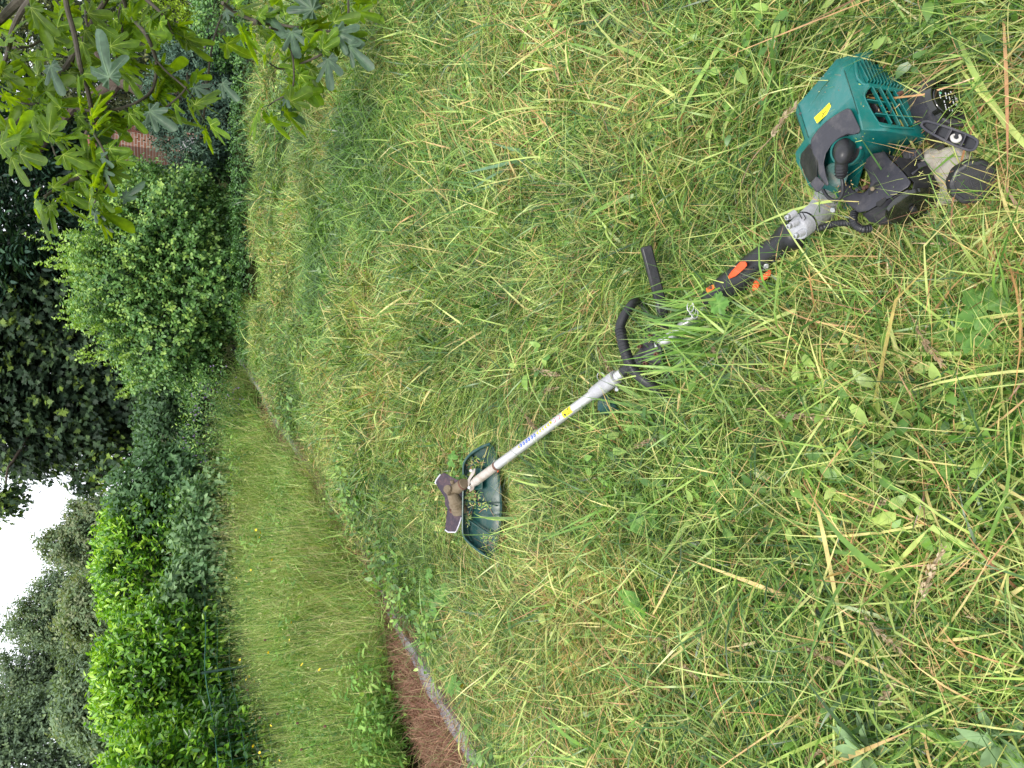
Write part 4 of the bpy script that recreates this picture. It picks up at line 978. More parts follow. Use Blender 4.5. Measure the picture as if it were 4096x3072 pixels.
# --- guard, gearbox, blade
def build_head():
    EYE[:] = [1880, 1950]
    def zh(X, Y, off=0.0):     # zoom7b frame
        px, py = 1720 + X / 3.318, 1750 + Y / 3.318; return W(px, py, 2.545 + (1870 - px) * .0009 + off)
    S = 2.5 / 2960 / 3.318
    out = [(800, 82, .02), (730, 105, .01), (640, 150, .0), (560, 200, -.005), (490, 270, -.01), (452, 340, -.01), (441, 420, -.01), (445, 490, -.01), (560, 545, .02), (520, 650, .02), (440, 668, -.01), (437, 800, -.01), (434, 1000, -.01), (434, 1240, -.01), (455, 1320, -.01), (520, 1400, -.005), (610, 1475, .0), (700, 1540, .01), (760, 1590, .02), (800, 1600, .03),
           (870, 1500, .04), (920, 1300, .045), (945, 1100, .05), (955, 900, .05), (945, 700, .05), (925, 550, .05), (900, 400, .045), (880, 250, .04), (850, 130, .03)]
    # dished plate: ring of rim points, an inner ring set deeper, and a centre
    n = len(out); cx, cy = 680, 850
    V = [zh(X, Y, o + .03) for X, Y, o in out] + [zh(cx + (X - cx) * .90, cy + (Y - cy) * .95, o + .062) for X, Y, o in out] + [zh(cx + (X - cx) * .45, cy + (Y - cy) * .5, .085) for X, Y, o in out]
    V += [zh(X, Y, o + .045) for X, Y, o in out] + [zh(cx + (X - cx) * .90, cy + (Y - cy) * .95, o + .072) for X, Y, o in out] + [zh(cx + (X - cx) * .45, cy + (Y - cy) * .5, .095) for X, Y, o in out]
    F = []
    for i in range(n):
        j = (i + 1) % n
        F += [(i, j, n + j, n + i), (n + i, n + j, 2 * n + j, 2 * n + i), (3 * n + j, 3 * n + i, 4 * n + i, 4 * n + j), (4 * n + j, 4 * n + i, 5 * n + i, 5 * n + j), (j, i, 3 * n + i, 3 * n + j)]
    F += [tuple(range(2 * n, 3 * n)), tuple(range(6 * n - 1, 5 * n - 1, -1))]
    guard = mesh_py('blade_guard', V, F, M['teal_dark'], cutter, angle=50)
    for rng_ in (out[:8], out[10:20]):                                        # raised lip
        P = smooth_path([zh(X, Y, o + .018) for X, Y, o in rng_], 4)
        tube('guard_lip', P, .0048, M['teal_dark'], guard, seg=8, flat=(nv(1, 0, 0), .75))
    def rib(pts, w=.004, h=.012):
        P = [zh(*p) for p in pts]
        for a, b in zip(P[:-1], P[1:]): bar('guard_rib', a, b, w, h, M['teal_dark'], guard, bevel=.0008)
    rib([(560, 240, .05), (585, 310, .06), (602, 400, .068), (600, 560, .07)]); rib([(592, 700, .07), (575, 860, .066), (540, 960, .06), (495, 1045, .052)])
    rib([(470, 832, .045), (640, 862, .062), (780, 885, .068), (890, 905, .068)]); rib([(500, 1085, .05), (640, 1180, .062), (780, 1270, .066), (880, 1320, .066)])
    rib([(530, 380, .05), (640, 315, .06), (745, 262, .062)]); rib([(500, 1180, .055), (510, 1290, .055), (560, 1380, .05)], .003, .006)
    prism('guard_socket', [(605, 400, .045), (700, 410, .05), (700, 690, .05), (590, 700, .045), (600, 560, .045)], .03, M['teal_dark'], guard, zf=zh, bevel=.004)
    prism('mount_plate', [(585, 405, .015), (602, 420, .015), (598, 470, .010), (560, 520, .0), (535, 560, .0), (520, 650, .0), (560, 610, .0), (588, 620, .005), (582, 690, .012), (530, 722, .02), (505, 650, .01), (500, 560, .005), (540, 480, .01)], .012, M['alu_dirty'], cutter, zf=zh, bevel=.001)
    for X, Y in ((545, 440), (520, 665)): bolt(zh(X, Y, .0), nv(-.1, 0, 1), .0055, .005, M['steel'], cutter, socket=False)
    prism('line_cutter', [(885, 425, .03), (905, 412, .03), (912, 450, .03), (895, 468, .03)], .01, M['orange'], guard, zf=zh, bevel=.001)
    # clippings caught in the dish
    rr = np.random.default_rng(5); n_ = 700
    zones = [(540, 340, 55, 110), (500, 790, 45, 110), (560, 780, 90, 70), (500, 1060, 30, 80), (640, 340, 60, 60), (700, 900, 140, 60), (560, 470, 50, 60), (780, 1350, 120, 120)]
    Vb, Fb, Tb = [], [], []; off_ = 0
    for k in range(n_):
        X0, Y0, sx, sy = zones[rr.choice(len(zones), p=[.2, .16, .16, .12, .1, .1, .1, .06])]
        X, Y = X0 + rr.normal(0, sx * .5), Y0 + rr.normal(0, sy * .5); p = zh(X, Y, .055 + rr.uniform(-.012, .006)); a = rr.uniform(0, 6.28); L_ = rr.uniform(.004, .015)
        d_ = nv(math.cos(a), math.sin(a), rr.normal(0, .3)); s_ = np.cross(d_, FW); s_ /= np.linalg.norm(s_); w_ = rr.uniform(.0006, .002)
        Vb += [p - s_ * w_, p + s_ * w_, p + d_ * L_ + s_ * w_ * .4, p + d_ * L_ - s_ * w_ * .4]; Fb.append([off_, off_ + 1, off_ + 2, off_ + 3]); off_ += 4
        Tb += [rr.choice([.12, .25, .38, .5, .62, .9])] * 4
    clp = add_obj('grass_clippings', mesh_np('grass_clippings', np.array(Vb), np.array(Fb), M['grass'], {'tint': np.array(Tb)}), cutter)
    clp['kind'] = 'stuff'
    # gearbox
    a0, a1 = zh(440, 618, .0), zh(300, 722, .0)
    tube('gearbox_neck', [zh(455, 606, -.002), a0, a0 + (a1 - a0) * .1, a0 + (a1 - a0) * .55, a1], [66 * S, 74 * S, 74 * S, 80 * S, 90 * S], M['gear'], cutter, seg=26, angle=60)
    tube('neck_band', [a0 - (a1 - a0) * .02, a0 + (a1 - a0) * .07], [79 * S] * 2, M['rust'], cutter, seg=26)
    nh = nv(-.36, -.80, .48)                                                   # output axis: the blade side faces away along -nh
    c = zh(318, 800, -.012)
    lathe('gearbox', c, nh, [(.0, .062), (.040, .06), (.052, .045), (.07, .020), (.078, -.01), (.088, -.02), (.09, -.034), (.074, -.036), (.08, -.06), (.09, -.07), (.096, -.09)][::-1] and
          [(96 * S, -.062), (112 * S, -.058), (112 * S, -.046), (98 * S, -.044), (96 * S, -.034), (108 * S, -.030), (106 * S, -.018), (90 * S, -.014), (84 * S, .0), (74 * S, .014), (60 * S, .020)], M['gear'], cutter, seg=30, angle=35)
    lathe('gearbox_cap', zh(238, 690, -.040), nv(-.30, -.30, .9), [(.0, .010), (50 * S, .010), (58 * S, .006), (60 * S, -.02), (72 * S, -.04)], M['gear'], cutter, seg=26)
    bolt(zh(300, 612, -.01), nv(-.2, -.9, .4), .0075, .012, M['gear'], cutter, socket=False)
    # three toothed blade
    bl = [(185, 468), (240, 492), (300, 530), (372, 566), (420, 552), (470, 552), (470, 700), (440, 900), (432, 1010), (418, 1060), (385, 1160), (352, 1238), (335, 1256), (240, 1254), (202, 1225), (206, 1150), (226, 1000), (232, 945), (198, 890), (196, 800), (140, 715), (100, 650), (72, 600), (84, 565), (140, 490)]
    bo = lambda X, Y: .05 + (850 - Y) * .00001 + (X - 250) * .00012
    blade = prism('cutting_blade', [(X, Y, bo(X, Y)) for X, Y in bl], .004, M['blade'], cutter, zf=zh, bevel=.0008, angle=30)
    for seq in (((350, 1242), (335, 1258), (240, 1256), (200, 1226)), ((140, 488), (84, 562), (70, 600), (82, 622)), ((418, 1062), (386, 1160), (352, 1240))):
        P = [zh(X, Y, bo(X, Y) - .001) for X, Y in seq]; tube('ground_edge', P, .0026, M['edge'], blade, seg=6, flat=(FW, .5))
    lathe('blade_washer', zh(345, 930, .045), nh, [(0, .0), (100 * S, .0), (104 * S, -.006)], M['rust'], cutter, seg=24)
build_head()

# ------------------------------------------------------------------ foliage
def cr(*c): return c
M['laurel'] = leaf_mat('laurel_leaf', [(0, (.016, .055, .010)), (.4, (.05, .155, .018)), (.75, (.19, .40, .03)), (1, (.38, .58, .06))], rough=.32, transl=.2, spec=.6, tcol=(1.7, 1.9, .5))
M['privet'] = leaf_mat('privet_leaf', [(0, (.022, .065, .018)), (.5, (.090, .215, .050)), (.85, (.20, .36, .085)), (1, (.34, .50, .10))], rough=.45, transl=.22, spec=.5)
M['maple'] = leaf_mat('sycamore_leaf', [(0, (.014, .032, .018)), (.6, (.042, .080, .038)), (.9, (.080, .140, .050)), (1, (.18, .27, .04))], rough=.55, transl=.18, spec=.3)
M['ash'] = leaf_mat('ash_leaf', [(0, (.016, .042, .030)), (.6, (.042, .100, .062)), (1, (.08, .17, .08))], rough=.5, transl=.2, spec=.35)
M['juniper'] = leaf_mat('juniper_spray', [(0, (.020, .048, .034)), (.6, (.058, .120, .080)), (1, (.12, .20, .12))], rough=.6, transl=.1, spec=.3)
M['olive'] = leaf_mat('olive_conifer_spray', [(0, (.03, .045, .015)), (.5, (.09, .115, .045)), (.8, (.17, .17, .08)), (1, (.30, .38, .04))], rough=.6, transl=.15)
M['gold'] = leaf_mat('golden_conifer_spray', [(0, (.12, .22, .01)), (1, (.42, .58, .03))], rough=.6, transl=.3)
M['pale'] = leaf_mat('pale_shrub_leaf', [(0, (.035, .085, .035)), (.5, (.095, .195, .075)), (1, (.22, .34, .15))], rough=.55, transl=.25)
M['far'] = leaf_mat('far_tree_leaf', [(0, (.11, .16, .105)), (.5, (.16, .23, .135)), (.85, (.22, .30, .15)), (1, (.28, .31, .18))], rough=.65, transl=.25, spec=.2)  # haze of distance put into these paler, greyer greens
M['fig'] = leaf_mat('fig_leaf', [(0, (.045, .095, .010)), (.5, (.10, .19, .015)), (.8, (.17, .28, .025)), (1, (.42, .52, .14))], rough=.5, transl=.5, spec=.35, tcol=(2.7, 2.2, .3), vary=.4)
M['figpale'] = leaf_mat('fig_leaf_upper_side', [(0, (.045, .085, .045)), (.5, (.060, .110, .065)), (1, (.14, .22, .12))], rough=.45, transl=.25, spec=.4, vary=.15)
M['lilac'] = solid_mat('lilac_petals', (.30, .20, .42), .7, dirt=(.45, .38, .5))
M['petal'] = solid_mat('yellow_petals', (.88, .60, .01), .5, dirt=(.9, .7, .05))
M['stem'] = leaf_mat('green_stem', [(0, (.05, .11, .03)), (1, (.16, .26, .07))], rough=.6, transl=.1)
M['twig'] = solid_mat('fig_twig', (.055, .045, .030), .8, dirt=(.12, .11, .07), dirt_amt=.6, dirt_scale=40, bump=.5, bump_scale=120)
M['wire'] = solid_mat('green_fence_wire', (.02, .10, .06), .5)
M['wood'] = solid_mat('green_painted_post', (.015, .05, .035), .6)

def tpl_oval(w=.27, fold=.07, curl=.10):
    V = np.array([(0, 0, 0), (.3, w, fold), (.68, w * .85, fold - curl * .4), (1, 0, -curl), (.68, -w * .85, fold - curl * .4), (.3, -w, fold)])
    return V, np.array([[0, 3, 2, 1], [0, 5, 4, 3]])
def tpl_maple():
    pts = [(0, 0), (.02, .30), (.20, .26), (.30, .52), (.46, .22), (.62, .34), (.70, .14), (1, 0), (.70, -.14), (.62, -.34), (.46, -.22), (.30, -.52), (.20, -.26), (.02, -.30)]
    V = np.array([(x, y, -.12 * x * x - .25 * y * y) for x, y in pts]); n = len(pts)
    F = [[0, 1, 2, 2], [0, 2, 3, 4], [0, 4, 5, 6], [0, 6, 7, 8], [0, 8, 9, 10], [0, 10, 11, 12], [0, 12, 13, 13]]
    return V, np.array(F)
def tpl_blade(): return np.array([(0, -.06, 0), (0, .06, 0), (.6, .10, 0), (.6, -.10, 0), (1, 0, -.1)]), np.array([[0, 3, 2, 1]])
def unit(a): return a / np.maximum(np.linalg.norm(a, axis=-1, keepdims=True), 1e-9)

def leaf_scatter(pos, d, nrm, size, tpl, tint):
    V0, F0 = tpl; n = len(pos)
    d = unit(d); s = unit(np.cross(nrm, d)); u = np.cross(d, s)
    V = pos[:, None] + size[:, None, None] * (V0[None, :, 0:1] * d[:, None] + V0[None, :, 1:2] * s[:, None] + V0[None, :, 2:3] * u[:, None])
    F = (F0[None] + (np.arange(n) * len(V0))[:, None, None]).reshape(-1, 4)
    return V.reshape(-1, 3), F, np.repeat(tint, len(V0))

def clean_quads(F):
    """rows that repeat a corner are triangles"""
    tri = F[:, 2] == F[:, 3]
    return [F[~tri], F[tri][:, :3]]

def lump(D, sd):
    return (np.sin(D[:, 0] * 5.1 + sd) * np.sin(D[:, 2] * 4.7 - sd) + .6 * np.sin(D[:, 0] * 11 - 2 * sd) * np.sin(D[:, 2] * 12 + sd * 1.3) + .4 * np.sin(D[:, 1] * 9 + sd))

def crown(n, c, rad, sd, rough=.13, shell=(.72, 1.0), box=2.0, back=-.45, power=.6):
    """points through the outer part of a lumpy crown; rad = lateral, deep, upward"""
    D = unit(rng.normal(0, 1, (int(n * 1.9), 3))); D = D[(D[:, 1] * -1 > back)][:n]
    D = D if len(D) else D
    k = (np.abs(D) ** box).sum(1) ** (-1 / box)
    r = k * (1 + rough * lump(D, sd)) * (shell[0] + (shell[1] - shell[0]) * rng.random(len(D)) ** power)
    P = c + D * r[:, None] * np.array(rad)
    N = unit(D / np.array(rad)); return P, N, r

def twigs(P, N, L, m, leaf, tpl, tint, up=.35, spread=.9, droop=0.0, jitter=.35, face=.8):
    """m leaves on each twig that leaves the crown at P along N"""
    n = len(P); d = unit(N * .7 + np.array([0, 0, up]) + rng.normal(0, jitter, (n, 3)))
    u = unit(np.cross(d, rng.normal(0, 1, (n, 3)))); w = np.cross(d, u)
    out = []
    for k in range(m):
        t = (k + .6) / m; a = k * 2.399 + rng.normal(0, .3, n)
        side = u * np.cos(a)[:, None] + w * np.sin(a)[:, None]
        pos = P + d * (L * t)[:, None] + np.array([0, 0, -droop]) * (L * t * t)[:, None]
        ld = unit(d * (1.0 - spread * .5) + side * spread + np.array([0, 0, -droop * .8]) + rng.normal(0, .18, (n, 3)))
        nm = unit(d * .5 + np.array([0, 0, face]) + rng.normal(0, .35, (n, 3)) + N * .45)
        sz = leaf * rng.uniform(.7, 1.2, n) * (1 - .25 * t)
        out.append(leaf_scatter(pos, ld, nm, sz, tpl, np.clip(tint + .12 * t + rng.normal(0, .08, n), 0, 1)))
    return out

def join(parts):
    off = 0; V, F, T = [], [], []
    for v, f, t in parts: V.append(v); F.append(f + off); T.append(t); off += len(v)
    return np.concatenate(V), np.concatenate(F), np.concatenate(T)

def foliage(name, parts, mat, parent, kind='stuff'):
    V, F, T = join(parts); o = add_obj(name, mesh_np(name, V, clean_quads(F), mat, {'tint': T}), parent)
    if kind: o['kind'] = kind
    return o

def limbs(root, tips, r0, mat, parent, name='branch', seg=7, wob=.06):
    for t in tips:
        a = np.asarray(root, float); b = np.asarray(t, float); n = 6; P = []
        for i in range(n + 1):
            s = i / n; p = a * (1 - s) + b * s; p = p + np.array([rng.normal(0, wob), rng.normal(0, wob), .12 * math.sin(math.pi * s)]) * (0 < i < n) * np.linalg.norm(b - a)
            P.append(p)
        tube(name, smooth_path(P, 3), np.linspace(r0, r0 * .25, 3 * n + 1), mat, parent, seg=seg, caps=False)

def shrub(name, label, cat, px, py, d, rad, n, m, leaf, tpl, mat, tl=(.25, .75), L=.10, group=None, rough=.13, box=2.4, up=.35, droop=0., inner=.35, light_top=.25, part='foliage', sd=None, stems=5, shoots=0, shoot_len=.3, face=.8, back=-.45, spread=.9, shell=(.72, 1.0)):
    c = W(px, py, d); gz = float(gh(c[0], c[1])); sd = rng.uniform(0, 9) if sd is None else sd
    e = empty(name, (c[0], c[1], gz), label, cat, group)
    P, N, r = crown(n, c, rad, sd, rough, shell, box, back)
    k = P[:, 2] > gz; P, N, r = P[k], N[k], r[k]
    # the tint lightens by random amounts towards the top of the crown
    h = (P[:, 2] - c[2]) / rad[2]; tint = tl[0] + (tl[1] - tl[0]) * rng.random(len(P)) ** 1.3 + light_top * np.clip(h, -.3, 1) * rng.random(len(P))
    parts = twigs(P, N, np.full(len(P), L) * rng.uniform(.6, 1.3, len(P)), m, leaf, tpl, tint, up, spread, droop, face=face)
    if inner:  # larger leaves inside, tint darkened to stand for the crown's inner shade
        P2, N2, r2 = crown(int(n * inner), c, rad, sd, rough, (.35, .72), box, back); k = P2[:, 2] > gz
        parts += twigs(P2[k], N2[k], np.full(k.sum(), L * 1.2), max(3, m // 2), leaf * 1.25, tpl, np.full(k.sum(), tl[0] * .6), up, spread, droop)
    if shoots:
        P3, N3, r3 = crown(shoots * 6, c, rad, sd, rough, (.95, 1.0), box, back); k = np.where(N3[:, 2] > .35)[0][:shoots]
        for i in k:
            t = np.linspace(.1, 1, 9); dd = unit(np.array([N3[i, 0] * .7 + rng.normal(0, .2), N3[i, 1] * .3, 1.0])); Lg = shoot_len * rng.uniform(.6, 1.4)
            Q = P3[i] + dd * (Lg * t)[:, None] + np.array([rng.normal(0, .1), 0, 0]) * (t ** 2)[:, None] * Lg
            parts += twigs(Q, np.repeat(dd[None], 9, 0), np.full(9, leaf * .9), 4, leaf * .9, tpl, np.full(9, min(1, tl[1] + .1)), .5, .7, 0)
    o = foliage(part, parts, mat, e)
    tips = [c + np.array([rng.uniform(-.6, .6) * rad[0], rng.uniform(-.3, .3) * rad[1], rng.uniform(.2, .8) * rad[2]]) for _ in range(stems)]
    if stems: limbs((c[0], c[1], gz - .03), tips, .02 + .02 * max(rad), M['bark'], e, 'stem')
    return e, c

OV = tpl_oval(); OVn = tpl_oval(.17, .04, .12); OVw = tpl_oval(.33, .05, .08); MAP = tpl_maple(); LAU = tpl_oval(.21, .05, .16)

def single_leaves(e, c, rad, n, leaf, tpl, mat, sd, box, name='leaf', tl=(.5, 1.0), rough=.13):
    """the leaves nearest the viewer, each an object of its own that shares one of three meshes"""
    V0, F0 = tpl; ms = []
    for t in (.45, .7, .95):
        ms.append(mesh_np(name, V0, clean_quads(F0), mat, {'tint': np.clip(np.full(len(V0), t) + V0[:, 0] * .1, 0, 1)}))
    P, N, r = crown(n * 3, c, rad, sd, rough, (1.0, 1.07), box, .1)
    k = (N @ -FW > .0) & (P[:, 2] > gh(P[:, 0], P[:, 1]) + .15); P, N = P[k][:n], N[k][:n]
    for i in range(len(P)):
        dd = unit(N[i] * .55 + np.array([0, 0, .45]) + rng.normal(0, .45, 3)); nm = unit(N[i] * .5 + np.array([0, 0, .7]) + rng.normal(0, .3, 3))
        s = np.cross(nm, dd); s /= np.linalg.norm(s); u = np.cross(dd, s); sz = leaf * rng.uniform(.85, 1.25)
        o = bpy.data.objects.new(name, ms[int(rng.integers(0, 3))]); COL.objects.link(o); o.parent = e
        p = P[i] - np.array(e.location)
        o.matrix_local = Matrix(((dd[0] * sz, s[0] * sz, u[0] * sz, p[0]), (dd[1] * sz, s[1] * sz, u[1] * sz, p[1]), (dd[2] * sz, s[2] * sz, u[2] * sz, p[2]), (0, 0, 0, 1)))

def background():
    # --- far dark wood that closes the view between the garden trees
    for i, (px, py, d, rl, ru, lab) in enumerate([
        (330, 150, 12.5, 2.0, 2.0, 'dark broadleaf tree far behind the fig branches'),
        (250, 900, 12.0, 1.7, 2.0, 'dark broadleaf tree standing behind the round light green shrub'),
        (330, 1420, 11.5, 1.2, 1.7, 'dark broadleaf tree deepest in the shade behind the sycamore')]):
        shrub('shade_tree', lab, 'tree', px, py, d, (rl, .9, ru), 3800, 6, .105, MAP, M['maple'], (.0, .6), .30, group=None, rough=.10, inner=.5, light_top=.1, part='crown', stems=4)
    # --- far trees against the sky at the left
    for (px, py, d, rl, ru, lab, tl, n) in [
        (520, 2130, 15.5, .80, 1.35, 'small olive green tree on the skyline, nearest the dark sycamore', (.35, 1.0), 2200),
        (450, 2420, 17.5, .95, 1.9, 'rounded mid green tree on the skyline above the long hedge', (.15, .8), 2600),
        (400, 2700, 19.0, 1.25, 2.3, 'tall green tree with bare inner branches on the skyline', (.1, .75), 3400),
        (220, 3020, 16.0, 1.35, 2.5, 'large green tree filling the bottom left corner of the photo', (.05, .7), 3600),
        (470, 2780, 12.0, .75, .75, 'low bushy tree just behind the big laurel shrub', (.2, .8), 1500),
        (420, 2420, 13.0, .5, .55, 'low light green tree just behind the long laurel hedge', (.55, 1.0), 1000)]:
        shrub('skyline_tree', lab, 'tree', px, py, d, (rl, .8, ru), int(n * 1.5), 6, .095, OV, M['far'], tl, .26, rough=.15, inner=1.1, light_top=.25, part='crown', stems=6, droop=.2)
    # --- sycamore with its edge against the sky
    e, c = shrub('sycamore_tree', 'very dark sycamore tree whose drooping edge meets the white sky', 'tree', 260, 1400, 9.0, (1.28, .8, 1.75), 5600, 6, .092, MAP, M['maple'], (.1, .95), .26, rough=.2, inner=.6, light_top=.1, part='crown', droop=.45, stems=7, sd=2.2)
    for (px, py, d, rr_) in ((60, 1730, 8.6, .24), (180, 1800, 8.7, .20), (330, 1800, 8.6, .24), (330, 1920, 8.6, .14), (0, 2010, 7.8, .12), (130, 1690, 8.6, .2), (420, 1860, 8.5, .2)):
        cc = W(px, py, d); P, N, r = crown(90, cc, (rr_, rr_, rr_ * .9), px, .3, (.2, 1.0), 2, -2)
        foliage('drooping_branch', twigs(P, N, np.full(len(P), .16), 5, .075, MAP, rng.uniform(.3, 1.0, len(P)), -.2, .9, .5), M['maple'], e)
    limbs(W(330, 1500, 8.9), [W(60, 1850, 8.7), W(180, 1900, 8.7), W(330, 1930, 8.6), W(20, 2020, 7.9), W(420, 1930, 8.6)], .03, M['bark'], e, 'branch', wob=.03)
    # --- ash with feathery leaves
    e = empty('ash_tree', tuple(W(100, 900, 8.3)[:2]) + (float(gh(0, 8)),), 'blue green ash tree with feathery leaves above the round shrub', 'tree')
    c = W(40, 830, 8.3); P, N, r = crown(1150, c, (1.05, .6, .72), 4.4, .2, (.5, 1.0), 2.0, -.5)
    parts = []
    n = len(P); d_ = unit(N * .6 + np.array([0, 0, -.25]) + rng.normal(0, .35, (n, 3))); sd_ = unit(np.cross(d_, np.array([0, 0, 1.]) + rng.normal(0, .2, (n, 3)))); 
    for k in range(9):
        s_ = 0 if k == 8 else (1 if k % 2 else -1); t = .25 + .75 * (k // 2) / 4; pos = P + d_ * .30 * t + np.array([0, 0, -.06]) * t * t
        parts.append(leaf_scatter(pos, d_ * (.55 if s_ else 1) + sd_ * s_, np.array([0, 0, 1.]) + rng.normal(0, .25, (n, 3)), rng.uniform(.085, .12, n), OVn, np.clip(rng.uniform(.1, .9, n), 0, 1)))
    foliage('crown', parts, M['ash'], e)
    gz = float(gh(c[0], c[1])); limbs((c[0] + .2, c[1] + .3, gz), [W(60, 650, 8.4), W(120, 1000, 8.3), W(200, 830, 8.2), W(20, 1150, 8.3)], .07, M['bark'], e, 'trunk')
    # --- conifers at the right end
    e, c = shrub('conifer_tree', 'olive and brown conifer with a bare trunk behind the fig branches', 'tree', 470, 150, 8.6, (.85, .6, .95), 1900, 7, .055, OVn, M['olive'], (.1, .75), .16, rough=.2, inner=.5, part='crown', stems=0, light_top=.15)
    tube('trunk', smooth_path([W(980, 330, 8.2), W(800, 330, 8.3), W(640, 400, 8.2), W(480, 330, 8.1), W(300, 430, 8.2), W(100, 380, 8.3)], 4), np.linspace(.10, .05, 21), M['bark'], e, seg=10)
    for a, b in (((480, 330), (330, 560)), ((640, 400), (540, 520)), ((300, 430), (150, 620)), ((480, 330), (360, 150))):
        tube('branch', smooth_path([W(*a, 8.1), W((a[0] + b[0]) / 2 - 15, (a[1] + b[1]) / 2 + 10, 8.0), W(*b, 8.0)], 4), np.linspace(.04, .015, 9), M['bark'], e, seg=7)
    shrub('golden_conifer', 'bright yellow green conifer tip at the top edge of the photo', 'conifer', 690, 95, 7.3, (.19, .2, .24), 330, 6, .035, OVn, M['gold'], (.1, .9), .09, part='foliage', stems=0, rough=.25, inner=.2)
    shrub('juniper_shrub', 'blue green juniper shrub at the far end of the lawn', 'conifer shrub', 820, 430, 6.7, (.62, .45, .45), 2700, 7, .042, OVn, M['juniper'], (.1, .9), .12, rough=.12, inner=.45, part='foliage', stems=3, box=2.0, up=.1)
    # --- brick house glimpsed between the trunk and the privet
    hc = W(590, 570, 10.6); gz = float(gh(hc[0], hc[1])); h = empty('brick_house', (hc[0], hc[1], gz), 'orange brick house glimpsed through the branches beside the round shrub', 'house')
    m, t = new_mat('brick_courses'); N, L = t.nodes, t.links; o_ = N.new('ShaderNodeOutputMaterial'); bs = N.new('ShaderNodeBsdfPrincipled'); tc = N.new('ShaderNodeTexCoord'); mp = N.new('ShaderNodeMapping'); mp.inputs['Rotation'].default_value = (R(90), 0, 0)
    bk = N.new('ShaderNodeTexBrick'); bk.inputs['Color1'].default_value = (.30, .12, .07, 1); bk.inputs['Color2'].default_value = (.40, .20, .13, 1); bk.inputs['Mortar'].default_value = (.48, .42, .37, 1)
    bk.inputs['Scale'].default_value = 1; bk.inputs['Brick Width'].default_value = .11; bk.inputs['Row Height'].default_value = .04; bk.inputs['Mortar Size'].default_value = .005
    L.new(tc.outputs['Object'], mp.inputs[0]); L.new(mp.outputs[0], bk.inputs[0]); L.new(bk.outputs[0], bs.inputs['Base Color']); bs.inputs['Roughness'].default_value = .9; L.new(bs.outputs[0], o_.inputs[0])
    M['brick'] = m; M['tile'] = solid_mat('red_roof_tile', (.22, .075, .055), .8, dirt=(.12, .06, .05), dirt_amt=.6, dirt_scale=9, bump=.5)
    def bx(name, x0, x1, y0, y1, z0, z1_, mat, par, bevel=.004):
        V = [(x, y, z) for x in (x0, x1) for y in (y0, y1) for z in (z0, z1_)]
        return mesh_py(name, V, [(0, 1, 3, 2), (4, 6, 7, 5), (0, 4, 5, 1), (2, 3, 7, 6), (0, 2, 6, 4), (1, 5, 7, 3)], mat, par, bevel=bevel)
    x, y, z = hc; bx('wall', x - .08, x + .22, y, y + .8, gz - .1, z + .52, M['brick'], h)
    V = [(x - .11, y - .05, z + .50), (x + .25, y - .05, z + .50), (x + .25, y + .5, z + .75), (x - .11, y + .5, z + .75), (x - .11, y - .05, z + .54), (x + .25, y - .05, z + .54), (x + .25, y + .5, z + .79), (x - .11, y + .5, z + .79)]
    mesh_py('roof', V, [(0, 1, 2, 3), (7, 6, 5, 4), (0, 4, 5, 1), (1, 5, 6, 2), (2, 6, 7, 3), (3, 7, 4, 0)], M['tile'], h)
    mesh_py('corner_tiles', [(x + .10, y - .03, z - .40), (x + .16, y - .03, z - .40), (x + .20, y - .03, z + .49), (x + .14, y - .03, z + .49), (x + .10, y - .002, z - .40), (x + .16, y - .002, z - .40), (x + .20, y - .002, z + .49), (x + .14, y - .002, z + .49)],
            [(0, 1, 2, 3), (7, 6, 5, 4), (0, 4, 5, 1), (1, 5, 6, 2), (2, 6, 7, 3), (3, 7, 4, 0)], M['tile'], h)
    wn = bx('window', x - .06, x + .14, y - .04, y + .02, z - .62, z - .42, M['white'], h)
    bx('window_sill', x - .075, x + .155, y - .08, y - .041, z - .65, z - .621, M['white'], wn)
    # small brick pier with a white pipe
    pc = W(805, 1480, 7.9); g2 = float(gh(pc[0], pc[1])); pr = empty('brick_pier', (pc[0], pc[1], g2), 'low pinkish brick pier with a white pipe behind the round shrub', 'wall')
    bx('pier', pc[0] - .16, pc[0] + .12, pc[1], pc[1] + .25, g2 - .05, pc[2] + .10, M['brick'], pr)
    tube('pipe', [(pc[0] - .02, pc[1] - .03, g2), (pc[0] - .02, pc[1] - .03, pc[2] + .06)], .016, M['white'], pr, seg=12)
    # --- privet
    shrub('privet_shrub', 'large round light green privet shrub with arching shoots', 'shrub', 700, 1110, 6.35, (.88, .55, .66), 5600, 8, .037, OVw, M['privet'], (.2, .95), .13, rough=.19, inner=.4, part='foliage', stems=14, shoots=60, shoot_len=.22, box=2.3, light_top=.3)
    # --- undergrowth between privet and hedge
    e, c = shrub('ivy_undergrowth', 'dark low undergrowth between the round shrub and the laurel hedge', 'undergrowth', 800, 1720, 6.9, (.62, .45, .45), 1500, 6, .06, OV, M['pale'], (.0, .55), .12, inner=.5, rough=.15, stems=3, box=2.8)
    e, c = shrub('lilac_flowered_plant', 'low plant with small lilac flowers at the end of the edging', 'plant', 870, 1690, 5.9, (.42, .25, .17), 420, 6, .035, OVn, M['privet'], (.3, .9), .14, inner=.2, up=1.2, stems=0)
    P, N, r = crown(260, c + np.array([0, -.02, .03]), (.40, .25, .18), 3., .2, (.8, 1.05), 2.4, .0)
    foliage('lilac_flowers', [leaf_scatter(P, N + np.array([0, 0, .5]), rng.normal(0, 1, (len(P), 3)), np.full(len(P), .016), OVw, np.full(len(P), .5))], M['lilac'], e)
    e, c = shrub('flowering_shrub', 'low dark shrub dotted with lilac flowers at the top edge of the photo', 'shrub', 920, 110, 6.35, (.34, .3, .25), 700, 6, .032, OVw, M['privet'], (.1, .7), .10, inner=.4, stems=2)
